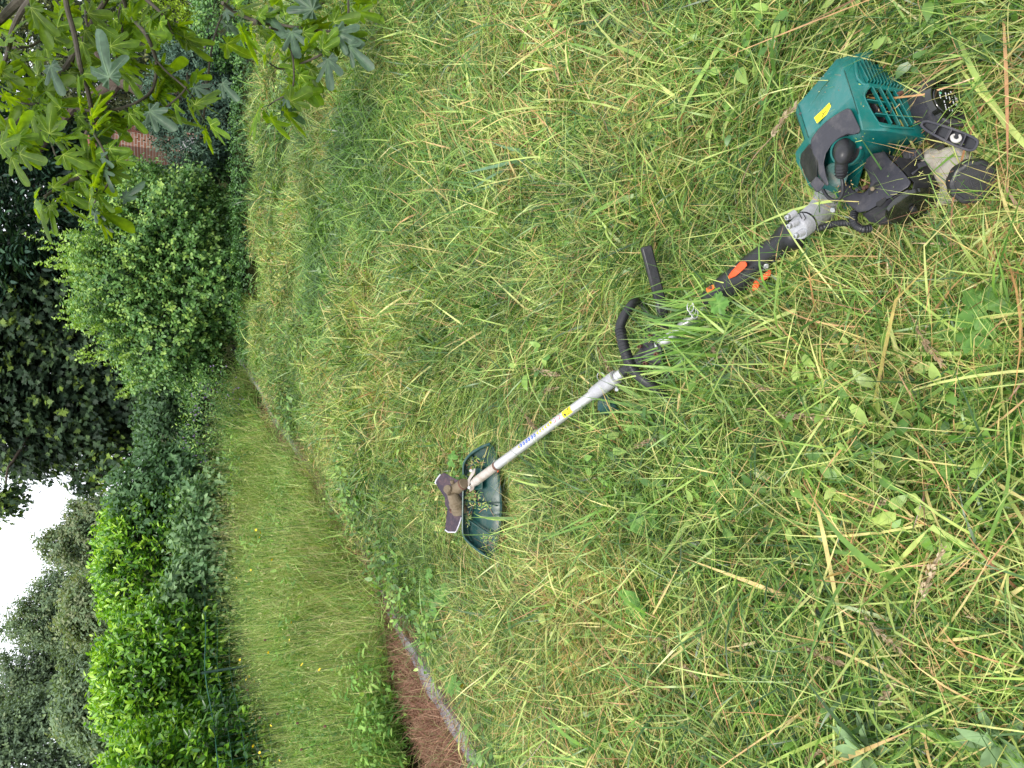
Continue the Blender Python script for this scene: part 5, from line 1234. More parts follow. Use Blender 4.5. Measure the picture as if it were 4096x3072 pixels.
    P, N, r = crown(120, c, (.38, .3, .28), 5., .15, (.95, 1.05), 2.4, .0)
    foliage('lilac_flowers', [leaf_scatter(P, N, rng.normal(0, 1, (len(P), 3)), np.full(len(P), .014), OVw, np.full(len(P), .5))], M['lilac'], e)
    shrub('verge_shrub', 'dark green low growth where the lawn meets the juniper', 'shrub', 990, 700, 6.0, (1.5, .15, .08), 1300, 6, .03, OV, M['privet'], (.0, .6), .07, inner=.3, stems=0)
    shrub('verge_undergrowth', 'dark undergrowth filling the gap between juniper and round shrub', 'undergrowth', 880, 730, 6.9, (.42, .3, .28), 700, 6, .04, OV, M['privet'], (.0, .45), .10, inner=.4, stems=0)
    # --- laurels
    for (nm, lab, px, py, d, rad, n, sd) in [
        ('laurel_hedge', 'long glossy laurel hedge next to the dark sycamore', 690, 2230, 6.0, (.62, .40, .47), 1650, 1.3),
        ('laurel_shrub', 'tall bright green laurel shrub, highest point of the clipped row', 690, 2690, 5.0, (.42, .40, .38), 1500, 4.1),
        ('laurel_shrub', 'nearest laurel shrub, cut off by the bottom edge of the photo', 800, 3150, 4.3, (.40, .36, .46), 1300, 6.2)]:
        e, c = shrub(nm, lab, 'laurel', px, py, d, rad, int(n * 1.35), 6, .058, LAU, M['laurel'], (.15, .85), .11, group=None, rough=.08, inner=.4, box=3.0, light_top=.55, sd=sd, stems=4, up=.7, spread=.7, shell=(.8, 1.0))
        single_leaves(e, c, rad, 240, .062, LAU, M['laurel'], sd, 3.0, rough=.08)
    shrub('climbing_plant', 'dark creeper growing over the sycamore end of the laurel hedge', 'climber', 720, 1980, 5.9, (.36, .25, .42), 800, 6, .055, OV, M['pale'], (.0, .5), .12, inner=.3, stems=2, box=2.6)
    for (lab, px, py, d, rad) in [('pale green bramble plant in front of the hedge end nearer the sycamore', 870, 2090, 5.5, (.34, .2, .22)), ('pale green bramble plant in front of the hedge end nearer the tall laurel shrub', 840, 2370, 5.2, (.26, .2, .25))]:
        shrub('bramble_plant', lab, 'plant', px, py, d, rad, 520, 5, .062, OV, M['pale'], (.25, 1.0), .13, inner=.3, stems=3)
background()

# ------------------------------------------------------------------ wire fence in front of the laurels
def fence():
    f = empty('wire_fence', tuple(W(900, 2698, 4.45)[:2]) + (float(gh(-1.7, 4.5)),), 'low green wire netting fence in front of the laurel shrubs', 'fence')
    A, B, C_ = W(878, 3120, 3.85), W(820, 2690, 4.45), W(818, 2380, 5.0)
    def drop(p, h): return p - np.array([0, 0, h])
    for h, r_ in ((0, .0035), (.07, .0012), (.14, .0012), (.21, .0012), (.28, .0012), (.35, .0012)):
        tube('wire', smooth_path([drop(A, h), drop((A + B) / 2, h + .008), drop(B, h), drop((B + C_) / 2, h + .006), drop(C_, h)], 3), r_, M['wire'], f, seg=6, caps=False)
    V, F = [], []; k = 0
    for a, b, n in ((A, B, 14), (B, C_, 12)):
        for i in range(n):
            p = a + (b - a) * i / n; s = np.array([.0009, 0, 0]); 
            V += [p - s, p + s, drop(p, .4) + s, drop(p, .4) - s, p + np.array([0, .0015, 0]), drop(p, .4) + np.array([0, .0015, 0])]; F += [[k, k + 1, k + 2, k + 3], [k + 1, k + 4, k + 5, k + 2], [k + 4, k, k + 3, k + 5]]; k += 6
    o = add_obj('netting', mesh_np('netting', np.array(V), np.array(F), M['wire']), f); o['kind'] = 'stuff'
    for p, lab in ((B, None),):
        tube('post', [p + np.array([0, 0, .02]), drop(p, .26)], .008, M['wood'], f, seg=8)
fence()

# ------------------------------------------------------------------ fig branches overhead
def fig_leaf_mesh(kind, mat):
    """palmate leaf about 1 long: lobes as radial outline, raised pale veins"""
    lob = {0: [(-75, .42), (-38, .66), (0, 1.0), (38, .66), (75, .42)], 1: [(-58, .60), (0, 1.0), (58, .60)], 2: [(-80, .45), (-42, .75), (-4, .95), (36, .78), (76, .40)], 3: [(-40, .62), (0, 1.0), (44, .48)]}[kind]
    ang = np.linspace(-150, 150, 61); rad = np.full(61, .25)
    for a, l in lob:
        w = 18 if abs(a) < 10 else 15.5
        rad = np.maximum(rad, l * np.exp(-(np.abs(ang - a) / w) ** 3.2 * .7) * (1 + .0 * ang))
    rad = np.maximum(rad, .31 * np.exp(-(np.abs(ang) / 130) ** 6)); rad *= 1 + .035 * np.sin(ang * 1.4) + .02 * np.sin(ang * 2.7)
    a = np.radians(ang); V = [(0.0, 0.0, 0.0)]; T = [.85]
    for fr, tt in ((.5, .45), (1.0, .5)):
        for i in range(61):
            r = rad[i] * fr; x, y = .12 * 0 + r * math.cos(a[i]), r * math.sin(a[i]); V.append((x, y, -.30 * (x * x + y * y) + .05 * math.cos(a[i] * 9) * fr + .06 * x * math.sin(a[i] * 2 + kind * 2))); T.append(tt + .12 * math.sin(i * 1.3))
    F = [[0, 1 + i, 2 + i, 2 + i] for i in range(60)] + [[1 + i, 62 + i, 63 + i, 2 + i] for i in range(60)]
    k = len(V)
    for al, l in lob:
        c, s = math.cos(R(al)), math.sin(R(al)); w = .010
        for j in range(4):
            r = l * .9 * j / 3; ww = w * (1 - j / 3.3); z = -.30 * r * r + .05 * math.cos(R(al) * 9) * min(1, r / max(l, .01)) + .06 * r * c * math.sin(R(al) * 2 + kind * 2) + .006
            V += [(r * c - s * ww, r * s + c * ww, z), (r * c + s * ww, r * s - c * ww, z)]; T += [1, 1]
            if j: F.append([k - 2, k - 1, k + 1, k])
            k += 2
    return mesh_np('leaf', np.array(V), clean_quads(np.array(F)), mat, {'tint': np.array(T)}, smooth=True)

def z4(X, Y): return X / 1.843, Y / 1.843
def z8(X, Y): return 900 + X / 1.508, Y / 1.508
def fig():
    fr = np.random.default_rng(21)
    root = W(-300, -700, 3.6)
    fg = empty('fig_tree', (root[0], root[1], float(gh(root[0], root[1]))), 'fig branches with lobed leaves hanging in at the top left of the photo', 'fig tree')
    meshes = [fig_leaf_mesh(k, M['fig']) for k in range(4)]; pale = [fig_leaf_mesh(k, M['figpale']) for k in range(4)]
    B = [
        ([z4(240, -60), z4(120, 30), z4(0, 150), z4(-60, 200)], 3.5, .026, 3), ([z4(250, -30), z4(160, 80), z4(90, 230), z4(60, 380), z4(0, 540), z4(-40, 640)], 3.3, .014, 8),
        ([z4(480, -30), z4(500, 80), z4(550, 260), z4(590, 480), z4(640, 640), z4(680, 850), z4(680, 1010), z4(690, 1100), z4(650, 1230), z4(600, 1300), z4(480, 1345), z4(420, 1390), z4(330, 1450)], 3.3, .012, 16),
        ([z4(900, -30), z4(960, 110), z4(1080, 260), z4(1150, 440), z4(1150, 560), z4(1110, 680), z4(1000, 760), z4(840, 810), z4(700, 820), z4(560, 800)], 3.4, .010, 14),
        ([z4(-40, 960), z4(200, 820), z4(300, 700), z4(460, 540), z4(560, 380), z4(700, 130), z4(800, -30)], 3.6, .022, 8),
        ([z4(1060, -20), z4(1200, 110), z4(1280, 250)], 3.4, .009, 5), ([z4(680, 960), z4(760, 1100), z4(800, 1200), z4(800, 1340), z4(750, 1420), z4(690, 1500)], 3.2, .006, 8),
        ([z4(1150, 440), z4(1230, 530), z4(1370, 650), z4(1440, 740), z4(1500, 880)], 3.4, .005, 5), ([z4(1380, 540), z4(1370, 650), z4(1250, 770), z4(1150, 830), z4(1000, 920)], 3.45, .005, 5),
        ([z4(630, -10), z4(640, 180), z4(700, 300), z4(800, 360), z4(880, 440)], 3.5, .007, 7), ([z4(270, 940), z4(290, 780), z4(370, 640), z4(420, 560)], 3.5, .006, 6),
        ([z4(0, 330), z4(120, 350), z4(250, 330), z4(400, 200), z4(500, 30)], 3.7, .008, 8), ([z4(-20, 700), z4(90, 730), z4(210, 770), z4(290, 760)], 3.4, .006, 6),
        ([z4(900, 20), z4(880, 130), z4(910, 260), z4(920, 430)], 3.5, .008, 6), ([z4(270, 960), z4(350, 980), z4(430, 1180), z4(560, 1190), z4(640, 1170)], 3.3, .005, 8),
        ([z4(0, 1000), z4(60, 1040), z4(130, 1100)], 3.3, .005, 5), ([z4(1500, 880), z4(1560, 360), z4(1640, 100), z4(1690, -20)], 3.6, .006, 4),
        ([z4(1640, 20), z4(1750, 100), z4(1900, 160), z8(180, 140), z8(300, 145), z8(400, 160), z8(560, 185), z8(690, 180), z8(740, 110), z8(745, -20)], 3.15, .008, 11),
        ([z8(270, 165), z8(340, 200), z8(400, 310), z8(415, 420), z8(410, 520), z8(370, 570), z8(300, 610), z8(260, 640)], 3.1, .005, 7),
        ([z8(730, 140), z8(640, 270), z8(560, 340), z8(410, 400), z8(330, 415), z8(265, 380)], 3.1, .006, 7), ([z8(600, 10), z8(500, 60), z8(410, 15)], 3.15, .006, 4), ([z8(720, 180), z8(650, 235), z8(600, 240)], 3.1, .006, 1),
    ]
    def leaf_at(par, node, d, tipdir, size, light, out=None):
        """petiole from the node, blade hanging from its end"""
        tip = unit(tipdir); end = node + (unit(tip * .8 + np.array([0, 0, .25]) + fr.normal(0, .2, 3))) * size * .45
        qx, qy, _ = proj(end + tip * size * .4)
        if 500 < qx[0] < 720 and 500 < qy[0] < 640: return
        nrm = unit(np.array([0, 0, .75]) + fr.normal(0, .5, 3) + (-FW) * fr.uniform(-.2, .7)) if out is None else out
        s = np.cross(nrm, tip); s /= np.linalg.norm(s); u = np.cross(tip, s)
        ms = (pale if light else meshes)[int(fr.integers(0, 4))]
        o = bpy.data.objects.new('leaf', ms); COL.objects.link(o); o.parent = par; p = end - np.array(fg.location)
        o.matrix_local = Matrix(((tip[0] * size, s[0] * size, u[0] * size, p[0]), (tip[1] * size, s[1] * size, u[1] * size, p[1]), (tip[2] * size, s[2] * size, u[2] * size, p[2]), (0, 0, 0, 1)))
        pet.append((node, end))
    for pts, d, r, nl in B:
        pts3 = [W(x, y, d + .06 * math.sin(i * 1.7 + x)) for i, (x, y) in enumerate(pts)]; P = smooth_path(pts3, 4)
        br = tube('branch', P, np.linspace(r, r * .55, len(P)), M['twig'], fg, seg=8)
        pet = []
        for k in range(int(nl * 2.1)):
            i = int(len(P) * (fr.random() ** .7)); i = min(i, len(P) - 1)
            tp = np.array([fr.normal(0, .7), fr.normal(0, .6), -.55 + fr.normal(0, .35)])
            leaf_at(br, P[i], d, tp, fr.uniform(.07, .155), fr.random() < .04)
        leaf_at(br, P[-1], d, P[-1] - P[-4] + np.array([0, 0, -.03]), .14, False)
        for a, b in pet:
            mid = (a + b) / 2 + np.array([0, 0, .01]); tube('petiole', [a, mid, b], .0016, M['stem'], br, seg=5, caps=False)
    # the big pale leaves that face the viewer
    par = bpy.data.objects.new('spur', None); pet = []
    big = [((475, 380), (430, 250), 3.15, .24), ((200, 210), (215, 290), 3.2, .16), ((540, 420), (640, 500), 3.2, .16), ((900, 310), (965, 390), 3.3, .12), ((560, 510), (620, 550), 3.2, .15), ((480, 830), (540, 760), 3.2, .13),
           ((1160, 90), (1180, 180), 3.1, .14), ((1300, 85), (1215, 20), 3.1, .17), ((1075, 20), (1110, 75), 3.15, .15), ((1330, 200), (1325, 290), 3.05, .16), ((1320, 120), (1440, 170), 3.05, .15), ((1150, 370), (1150, 400), 3.1, .08), ((1400, 140), (1460, 220), 3.05, .16)]
    host = [o for o in fg.children if o.name.startswith('branch')][3]
    for a, b, d, s in big:
        A, Bp = W(*a, d), W(*b, d - .03); leaf_at(host, A, d, Bp - A, s * .85, True, out=unit(-FW + np.array([0, 0, .5]) + fr.normal(0, .15, 3)))
fig()

# ------------------------------------------------------------------ plants and seed heads on the lawn
def ray_up(px, py, h):
    """point h above the lawn plane seen at this pixel"""
    return G(px, py, h)

def seed_head(px0, py0, px1, py1, h, label, dark=0.0, stem=.18):
    a, b = ray_up(px0, py0, h), ray_up(px1, py1, h + .01); L_ = np.linalg.norm(b - a); d = (b - a) / L_
    e = empty('grass_seed_head', a, label, 'seed head', 'dry grass seed heads lying on the cut grass')
    sr_ = np.random.default_rng(int(px0 + py0)); V = []
    st_end = a - d * stem + np.array([0, 0, -.04]); P = smooth_path([st_end, a - d * stem * .4 + sr_.normal(0, .006, 3), a, (a + b) / 2 + np.array([0, 0, .006]), b], 4)
    tube('stem', P, .0011, M['straw'], e, seg=5, caps=False)
    n = max(26, int(L_ * 520)); t = np.sort(sr_.random(n)); ang = sr_.uniform(0, 6.28, n)
    u = unit(np.cross(d, FW)[None])[0]; w = np.cross(d, u)
    side = u * np.cos(ang)[:, None] + w * np.sin(ang)[:, None]; wd = L_ * .055 * np.sin(np.pi * np.clip(t * .9 + .12, 0, 1)) ** .6
    pos = a + d * (L_ * t)[:, None] + side * (wd * .6)[:, None] + np.array([0, 0, 1]) * (np.sin(t * np.pi) * .006)[:, None]
    foliage_(e, 'spikelets', [leaf_scatter(pos, d + side * .45, side + sr_.normal(0, .3, (n, 3)), sr_.uniform(.008, .014, n), tpl_oval(.2, .03, 0), np.clip(sr_.uniform(.2, 1, n) - dark, 0, 1))], M['straw'])
def foliage_(par, name, parts, mat, kind='stuff'):
    return foliage(name, parts, mat, par, kind)
SH = [
    (3680, 2405, 3775, 2191, .11, 'largest tan seed head, standing out at the lower right of the cut grass', .0), (3454, 2461, 3595, 2596, .09, 'tan seed head lying beside the broad pale blade in the near grass', .1),
    (3190, 2574, 3359, 2653, .08, 'long pinkish seed head left of the largest tan one', .35), (3246, 2720, 3325, 2855, .07, 'short brown seed head among the woolly leaves', .3),
    (3612, 2686, 3528, 2810, .07, 'greyish seed head above the woolly leaved plant', .2), (3460, 2045, 3550, 2000, .08, 'pale pink seed head beside a heart shaped leaf', .2), (3218, 3058, 3280, 3007, .08, 'brown seed head at the bottom edge of the photo', .3),
    (3100, 1656, 3301, 1673, .09, 'slender pink seed head below the rear grip', .25), (3648, 1271, 3762, 1450, .08, 'thin purple brown seed head near the bright broad blades', .6), (2510, 2526, 2662, 2563, .07, 'left one of two seed heads lying end to end in the grass', .25),
    (2652, 2578, 2788, 2710, .08, 'right, green tinged one of two seed heads lying end to end', .1), (2557, 2668, 2657, 2794, .07, 'narrow seed head beside a lobed leaf', .2), (2100, 2836, 2252, 2878, .07, 'seed head closest to the grey edging', .2),
    (1876, 1433, 1958, 1476, .07, 'seed head on the open lawn left of the loop handle', .2), (2123, 1476, 2235, 1500, .09, 'pale fluffy seed head above the sticker covered shaft', -.1), (2161, 1568, 2229, 1553, .07, 'small pale seed head just above the shaft', .0),
    (2101, 1660, 2152, 1722, .08, 'dusky seed head touching the shaft by the blue marks', .4), (2090, 2181, 2166, 2225, .07, 'tan seed head just right of the blade guard', .1), (2411, 1433, 2462, 1500, .09, 'pinkish seed head beside the pin ring', .3),
    (2536, 1790, 2622, 1758, .08, 'seed head below the green clamp knob', .1), (1961, 2, 1968, 100, .08, 'seed head at the top edge of the photo', .1), (2094, 166, 2104, 279, .08, 'brown seed head a little below the top edge of the photo', .2),
    (2133, 948, 2160, 995, .08, 'stubby purple seed head near the bluish tuft', .5), (3085, 550, 3188, 418, .10, 'tan drooping seed head beside the engine cover', .0), (2845, 1385, 2875, 1425, .08, 'small pink seed head between grip and loop handle', .2), (3020, 1535, 3066, 1560, .08, 'short tan seed head below the rear grip', .1)]
for q in SH: seed_head(*q[:6], q[6])

def lobed_mesh(kind, mat):
    ang = np.linspace(-160, 160, 41); a = np.radians(ang)
    if kind == 'heart': rad = .55 * (1 + .35 * np.cos(a)) * (1 + .25 * (np.abs(ang) > 110))
    elif kind == 'crinkled': rad = .55 * (1 + .18 * np.cos(a * 5)) * (1 + .10 * np.cos(a * 19))
    else: rad = .6 * (.65 + .45 * np.abs(np.cos(a * 2.5))) * (1 + .15 * np.cos(a * 15))
    V = [(0, 0, 0)]; T = [.75]
    for f_, t in ((.55, .4), (1, .5)):
        for i in range(41):
            x, y = rad[i] * f_ * math.cos(a[i]) + .0, rad[i] * f_ * math.sin(a[i]); V.append((x, y, .05 * math.cos(a[i] * 7) * f_ - .22 * (x * x + y * y))); T.append(t + .1 * math.cos(a[i] * 7))
    F = [[0, 1 + i, 2 + i, 2 + i] for i in range(40)] + [[1 + i, 42 + i, 43 + i, 2 + i] for i in range(40)]
    return mesh_np('leaf', np.array(V), clean_quads(np.array(F)), mat, {'tint': np.array(T)}, smooth=True)
M['weedleaf'] = leaf_mat('weed_leaf', [(0, (.05, .14, .02)), (.5, (.12, .27, .045)), (1, (.30, .46, .12))], rough=.45, transl=.3)
M['greyleaf'] = leaf_mat('woolly_leaf', [(0, (.12, .20, .09)), (.5, (.22, .34, .16)), (1, (.40, .50, .30))], rough=.8, transl=.2, spec=.1)
WM = {k: lobed_mesh(k, M['weedleaf']) for k in ('heart', 'crinkled', 'lobed')}
def weed(px, py, h, kind, leaves, label, size, seed, spread=.03):
    wr = np.random.default_rng(seed); p0 = ray_up(px, py, h); base = np.array([p0[0], p0[1], float(gh(p0[0], p0[1]))])
    e = empty('broadleaf_weed', base, label, 'weed', 'broad leaved weeds growing through the cut grass')
    for k in range(leaves):
        c = p0 + np.array([wr.normal(0, spread), wr.normal(0, spread), wr.normal(0, .012)]); tip = unit(np.array([wr.normal(0, 1), wr.normal(0, 1), wr.normal(.1, .2)])); n_ = unit(np.array([0, -.35, 1.0]) + wr.normal(0, .25, 3))
        s = np.cross(n_, tip); s /= np.linalg.norm(s); u = np.cross(tip, s); sz = size * wr.uniform(.75, 1.2)
        o = bpy.data.objects.new('leaf', WM[kind]); COL.objects.link(o); o.parent = e; q = c - base
        o.matrix_local = Matrix(((tip[0] * sz, s[0] * sz, u[0] * sz, q[0]), (tip[1] * sz, s[1] * sz, u[1] * sz, q[1]), (tip[2] * sz, s[2] * sz, u[2] * sz, q[2]), (0, 0, 0, 1)))
        tube('leaf_stalk', [base, (base + c) / 2 + wr.normal(0, .006, 3), c], .0011, M['stem'], e, seg=5, caps=False)
for q in [(2878, 1215, .11, 'crinkled', 2, 'small crinkled leaf weed in front of the rear grip', .042, 1, .01), (2940, 1270, .07, 'crinkled', 2, 'crinkled weed leaves just below the rear grip', .045, 2, .02),
          (2263, 2767, .07, 'crinkled', 2, 'scalloped leaf weed in the mid grass right of the grey edging', .075, 3, .02), (2536, 2410, .08, 'heart', 1, 'single pale heart leaf in the mid grass', .075, 4, .01),
          (2670, 2857, .07, 'lobed', 3, 'lobed leaf weed near the long seed head', .065, 5, .03), (2415, 2978, .07, 'lobed', 3, 'jagged leaf weed near the bottom edge of the photo', .06, 6, .03),
          (2563, 2046, .08, 'heart', 2, 'pair of rounded heart leaves below the shaft', .05, 7, .02), (2606, 2130, .08, 'heart', 3, 'cluster of veined heart leaves on the open grass', .05, 8, .025),
          (1875, 332, .06, 'lobed', 4, 'lobed weed in the shaded green band near the top of the photo', .07, 9, .04), (3510, 2040, .08, 'heart', 2, 'heart leaf weed beside the pale pink seed head', .045, 10, .015),
          (3215, 1850, .06, 'heart', 3, 'heart leaf weed below the slender pink seed head', .05, 11, .03), (3880, 1260, .06, 'crinkled', 3, 'crinkled green weed right of the rear grip', .06, 12, .04),
          (3730, 1460, .07, 'crinkled', 3, 'small scalloped weed under the bright broad blades', .04, 13, .025), (1790, 1560, .05, 'lobed', 4, 'lobed weed on the lawn beyond the blade guard', .06, 14, .04),
          (1830, 1850, .05, 'crinkled', 4, 'pale weed beside the blade of the brush cutter', .05, 15, .05), (2020, 1330, .05, 'heart', 4, 'small round leaf weed on the mid lawn', .045, 16, .04),
          (4030, 1880, .06, 'crinkled', 2, 'bright crinkled weed at the right edge of the photo', .08, 17, .03), (2010, 2480, .06, 'lobed', 4, 'leafy weed between the guard and the edging', .06, 18, .05),
          (1840, 2740, .08, 'crinkled', 4, 'bright weed overhanging the grey edging', .06, 19, .04), (1750, 2300, .06, 'heart', 4, 'low leafy weed by the middle of the edging', .05, 20, .05)]:
    weed(*q)

def woolly(px, py, label, seed, n=22):
    wr = np.random.default_rng(seed); p0 = ray_up(px, py, .06); base = np.array([p0[0], p0[1], float(gh(p0[0], p0[1]))])
    e = empty('woolly_plant', base, label, 'plant'); t = tpl_oval(.17, .05, .18)
    me = mesh_np('leaf', t[0], t[1], M['greyleaf'], {'tint': np.full(len(t[0]), .55)})
    for k in range(n):
        a = k * 2.4; el = .2 + .9 * k / n; tip = unit(np.array([math.cos(a) * math.cos(el), math.sin(a) * math.cos(el), math.sin(el)])); n_ = unit(np.array([-math.cos(a) * math.sin(el), -math.sin(a) * math.sin(el), math.cos(el)]) + wr.normal(0, .12, 3))
        s = np.cross(n_, tip); s /= np.linalg.norm(s); u = np.cross(tip, s); sz = .085 * (1 - .45 * k / n) * wr.uniform(.85, 1.15); q = np.array([0, 0, .04 + .06 * k / n])
        o = bpy.data.objects.new('leaf', me); COL.objects.link(o); o.parent = e
        o.matrix_local = Matrix(((tip[0] * sz, s[0] * sz, u[0] * sz, q[0]), (tip[1] * sz, s[1] * sz, u[1] * sz, q[1]), (tip[2] * sz, s[2] * sz, u[2] * sz, q[2]), (0, 0, 0, 1)))
    tube('stem', [base, base + np.array([0, 0, .1])], .003, M['stem'], e, seg=6)
woolly(3500, 2985, 'woolly grey green leafy plant at the bottom edge of the photo', 3)
woolly(4040, 2960, 'woolly grey green plant in the bottom right corner of the photo', 4, 14)

def blade_tuft(px, py, label, az, n, Lr, Wr, el, tint, seed, h=.02, spread=.5):
    wr = np.random.default_rng(seed); p0 = G(px, py, 0); base = np.array([p0[0], p0[1], float(gh(p0[0], p0[1]))])
    e = empty('grass_tuft', base, label, 'grass tuft')
    b = np.zeros((n, 3)); b[:, :2] = base[:2] + wr.normal(0, .02 + .03 * (n > 20), (n, 2)); b[:, 2] = 0
    V, F = blades(n, b, az + wr.normal(0, spread, n), wr.normal(el, .2 + .15 * (n > 20), n), wr.uniform(.2, .9, n), wr.uniform(*Lr, n), wr.uniform(*Wr, n), 8, roll=wr.normal(0, .3, n))
    V[:, 2] += base[2] + h + SLOPE * (V[:, 1] - base[1])
    ntv = 18
    ms = mesh_np('blades', V, F, M['bluegrass'] if tint < 0 else M['grass'], {'tint': np.clip(abs(tint) + np.repeat(wr.normal(-.02, .11, n), ntv) + np.tile(np.linspace(-.05, .08, ntv), n), 0, 1)})
    add_obj('blades', ms, e)
M['bluegrass'] = leaf_mat('bluish_blade', [(0, (.07, .17, .08)), (1, (.22, .36, .20))], rough=.4, transl=.25, spec=.5)
# directions: pi/2 is away from the camera (picture left), 0 is the picture's top
blade_tuft(2230, 640, 'tuft of broad bluish blades leaning away near the top of the lawn', 1.9, 9, (.22, .38), (.008, .014), .45, -.6, 31, .03, .35)
blade_tuft(4200, 1450, 'bright yellow green broad blades reaching in beside the rear grip', 1.75, 5, (.16, .28), (.005, .010), .2, .46, 32, .06, .2)
blade_tuft(2800, 1680, 'bright broad bladed tuft leaning over the loop handle', 1.15, 12, (.18, .33), (.006, .014), .45, .50, 33, .02, .25)
blade_tuft(2960, 1345, 'leafy green tuft hiding the shaft between grip and loop handle', 1.8, 34, (.12, .27), (.002, .008), 1.0, .42, 34, .02, .6)
blade_tuft(2860, 1440, 'finer green tuft in front of the handle clamp', 1.7, 34, (.12, .25), (.003, .007), .7, .52, 38, .02, .6)
blade_tuft(3010, 1290, 'short green tuft growing against the front of the rear grip', 1.8, 24, (.12, .22), (.003, .007), 1.0, .45, 39, .02, .6)
blade_tuft(2930, 1290, 'dense green tuft over the hidden middle of the shaft', 1.8, 34, (.12, .23), (.002, .008), 1.05, .38, 40, .02, .5)
blade_tuft(3360, 2470, 'single broad folded pale green blade in the near grass', 3.2, 2, (.16, .22), (.018, .022), .2, .50, 35, .05, .2)
blade_tuft(1950, 1280, 'dark green wide bladed tuft on the mid lawn', 1.5, 6, (.16, .3), (.010, .016), .3, .25, 36, .03, .5)
blade_tuft(2120, 2090, 'green tuft growing over the lower edge of the blade guard', 1.9, 8, (.14, .24), (.003, .009), .75, .40, 37, .01, .6)

# loose stalks lying over everything
def stalks():
    sr2 = np.random.default_rng(77); n = 520
    px = sr2.uniform(1500, 4150, n); py = sr2.uniform(-50, 3120, n); P = np.array([G(a, b, .0) for a, b in zip(px, py)])
    k = (P[:, 0] > edge_x(P[:, 1]) + .08); P, px, py = P[k], px[k], py[k]; n = len(P)
    gp = tool_gap(px, py); k = (gp > 30) | (sr2.random(n) < .10); P = P[k]; n = len(P); gp = gp[k]
    b = np.zeros((n, 3)); b[:, :2] = P[:, :2]; b[:, 2] = .05 + .04 * sr2.random(n)
    V, F = blades(n, b, sr2.uniform(0, 6.28, n), sr2.normal(.16, .14, n), sr2.uniform(-.05, .5, n), sr2.uniform(.12, .38, n), sr2.uniform(.0018, .0052, n) * (1 + 1.0 * (sr2.random(n) < .15)), 6, azc=sr2.normal(0, .25, n), kink=np.where(sr2.random(n) < .3, .5, 0))
    V[:, 2] += gh(V[:, 0], V[:, 1]); t = np.where(sr2.random(n) < .5, sr2.uniform(.5, .7, n), np.where(sr2.random(n) < .5, sr2.uniform(.74, .86, n), sr2.uniform(.2, .5, n)))
    put(add_obj('loose_stalks', mesh_np('loose_stalks', V, F, M['grass'], {'tint': np.repeat(t, 14)})), kind='stuff')
stalks()

# ------------------------------------------------------------------ meadow plants and flowers
ORD = ['first','second','third','fourth','fifth','sixth','seventh','eighth','ninth','tenth','eleventh','twelfth','thirteenth','fourteenth','fifteenth','sixteenth','seventeenth','eighteenth','nineteenth','twentieth','twenty first','twenty second','twenty third','twenty fourth','twenty fifth','twenty sixth','twenty seventh','twenty eighth','twenty ninth']
def ordinal(pts, i):
    """place of point i counted from the bottom edge of the photo"""
    return ORD[sorted(range(len(pts)), key=lambda k: -pts[k][1]).index(i)]

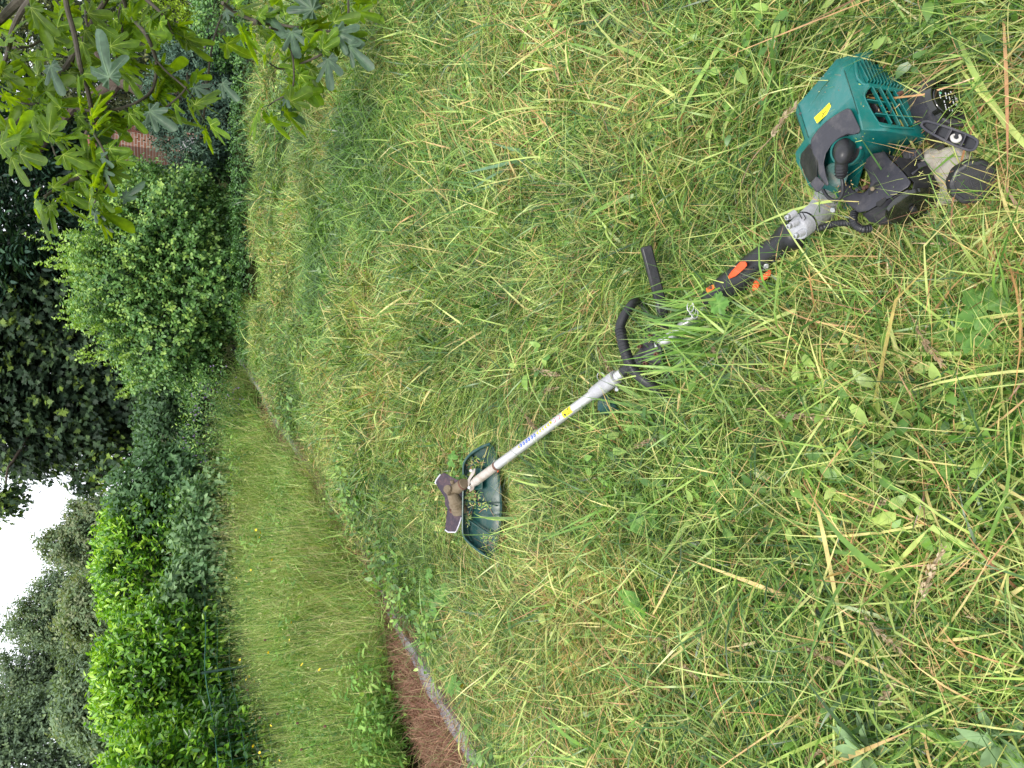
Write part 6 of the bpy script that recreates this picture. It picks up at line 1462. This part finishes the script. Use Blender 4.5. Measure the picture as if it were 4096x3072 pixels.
def meadow_plants():
    mr = np.random.default_rng(9)
    protos = []
    for v in range(3):
        H = .42 + .06 * v; parts = []; m = 34; t = np.linspace(.12, .98, m); a = np.arange(m) * 2.4; pos = np.stack([.01 * np.sin(t * 3 + v), .008 * np.cos(t * 4), H * t], -1)
        d = np.stack([np.cos(a), np.sin(a), np.full(m, .55)], -1); parts.append(leaf_scatter(pos, d, np.array([0, 0, 1.]) + mr.normal(0, .2, (m, 3)), .045 * (1.25 - t) * mr.uniform(.8, 1.2, m), OVn, np.clip(.3 + .4 * t, 0, 1)))
        st_ = mesh_np('stem', *((lambda P: (np.concatenate([[p + np.array([math.cos(q), math.sin(q), 0]) * (.0028 * (1.15 - i / 9)) for q in (0, 2.1, 4.2)] for i, p in enumerate(P)]), np.array([[3 * i + j, 3 * i + (j + 1) % 3, 3 * i + 3 + (j + 1) % 3, 3 * i + 3 + j] for i in range(8) for j in range(3)])))([np.array([.01 * math.sin(s * 3 + v), .008 * math.cos(s * 4), H * s]) for s in np.linspace(0, 1, 9)])), M['stem'], {'tint': np.full(27, .3)})
        V, F, T = join(parts); protos.append((st_, mesh_np('leaves', V, clean_quads(F), M['privet'], {'tint': T})))
    pos = [(1420, 2700), (1350, 2610), (1480, 2780), (1290, 2500), (1440, 2860), (1380, 2930), (1330, 2800), (1260, 2650), (1220, 2560), (1530, 2900), (1300, 2740), (1180, 2460), (1240, 2900), (1390, 3010), (1170, 2780), (1120, 2100), (1100, 1950), (1110, 1800), (1160, 2250), (1060, 1700)]
    for i, (px, py) in enumerate(pos):
        p = G(px, py, 0); st_, lv = protos[i % 3]
        e = empty('leafy_meadow_plant', (p[0], p[1], float(gh(p[0], p[1]))), ordinal(pos, i) + ' dark green leafy stem in the meadow, counting from the bottom edge of the photo', 'wild plant', 'slender leafy stems in the meadow strip')
        e.rotation_euler = (mr.normal(0, .1), mr.normal(0, .1), mr.uniform(0, 6.28)); s = mr.uniform(.85, 1.25); e.scale = (s, s, s)
        for nm, me in (('stem', st_), ('foliage', lv)):
            o = bpy.data.objects.new(nm, me); COL.objects.link(o); o.parent = e
            if nm == 'foliage': o['kind'] = 'stuff'
    # yellow flowers
    V, F = [(0, 0, .002)], []
    for k in range(12): a = k * math.pi / 6; V.append((math.cos(a) * (.009 if k % 2 else .006), math.sin(a) * (.009 if k % 2 else .006), .004))
    F = [[0, 1 + k, 1 + (k + 1) % 12, 1 + (k + 1) % 12] for k in range(12)]
    fl = mesh_np('flower_head', np.array(V), clean_quads(np.array(F)), M['petal'])
    FP = [(1168, 2490), (985, 2720), (1000, 2705), (1020, 2725), (1040, 2400), (1005, 2280), (1090, 2240), (1010, 2850), (1025, 2880), (985, 2890), (970, 2905), (1000, 2920), (990, 2950), (975, 2975), (1015, 2985), (1040, 3010), (1046, 3022), (1120, 3040), (950, 2335), (948, 2310), (960, 2640), (1025, 2120), (1045, 2130), (1040, 2150), (1075, 2610), (1210, 2660), (1280, 2680), (1160, 2560), (1085, 2900)]
    def flower(px, py, d, label, group, h=None, s=1.0):
        p = W(px, py, d); gz = float(gh(p[0], p[1])); e = empty('yellow_flower', (p[0], p[1], gz), label, 'wild flower', group)
        tube('stem', smooth_path([np.array([p[0] + .01, p[1] + .01, gz]), (p + np.array([p[0], p[1], gz])) / 2 + np.array([.006, 0, 0]), p], 3), .0012, M['stem'], e, seg=5, caps=False)
        o = bpy.data.objects.new('flower_head', fl); COL.objects.link(o); o.parent = e; o.location = (0, 0, p[2] - gz); o.rotation_euler = (mr.uniform(.3, 1.2), mr.normal(0, .4), mr.uniform(0, 6)); o.scale = (s, s, s)
    for i, (px, py) in enumerate(FP):
        flower(px, py, min(Gd(px, py, mr.uniform(.36, .44)), 4.55), ordinal(FP, i) + ' yellow meadow flower, counting from the bottom edge of the photo', 'yellow flowers scattered in the meadow strip', s=mr.uniform(.7, 1.2))
    flower(1500, 570, Gd(1500, 570) - .12, 'single yellow buttercup on the shaded part of the lawn', None, s=1.2)
    flower(1852, 2743, Gd(1852, 2743) - .12, 'yellow buttercup hanging over the grey edging', None, s=1.3)
    flower(1060, 566, Gd(1060, 566) - .2, 'tiny yellow flower at the far end of the lawn by the juniper', None, s=.9)
    # buds and dark knapweed heads on stalks
    BP = [(1040, 2870), (1110, 2855), (1190, 2893), (1205, 2998), (990, 2760), (1060, 2560), (1300, 2905), (930, 2815)]
    for i, (px, py) in enumerate(BP):
        p = W(px, py, min(Gd(px, py, .42), 4.5)); gz = float(gh(p[0], p[1])); e = empty('seed_bud', (p[0], p[1], gz), ordinal(BP, i) + ' round brown bud in the meadow, counting from the bottom edge of the photo', 'wild flower', 'round buds on stalks in the meadow strip')
        tube('stem', [np.array([p[0], p[1], gz]), (p + np.array([p[0], p[1], gz])) / 2 + np.array([.01, 0, 0]), p], .0012, M['stem'], e, seg=5, caps=False)
        lathe('bud', p, np.array([0, 0, 1.]), [(0, -.007), (.005, -.004), (.006, 0), (.004, .005), (0, .007)], M['rust'], e, seg=10)
meadow_plants()
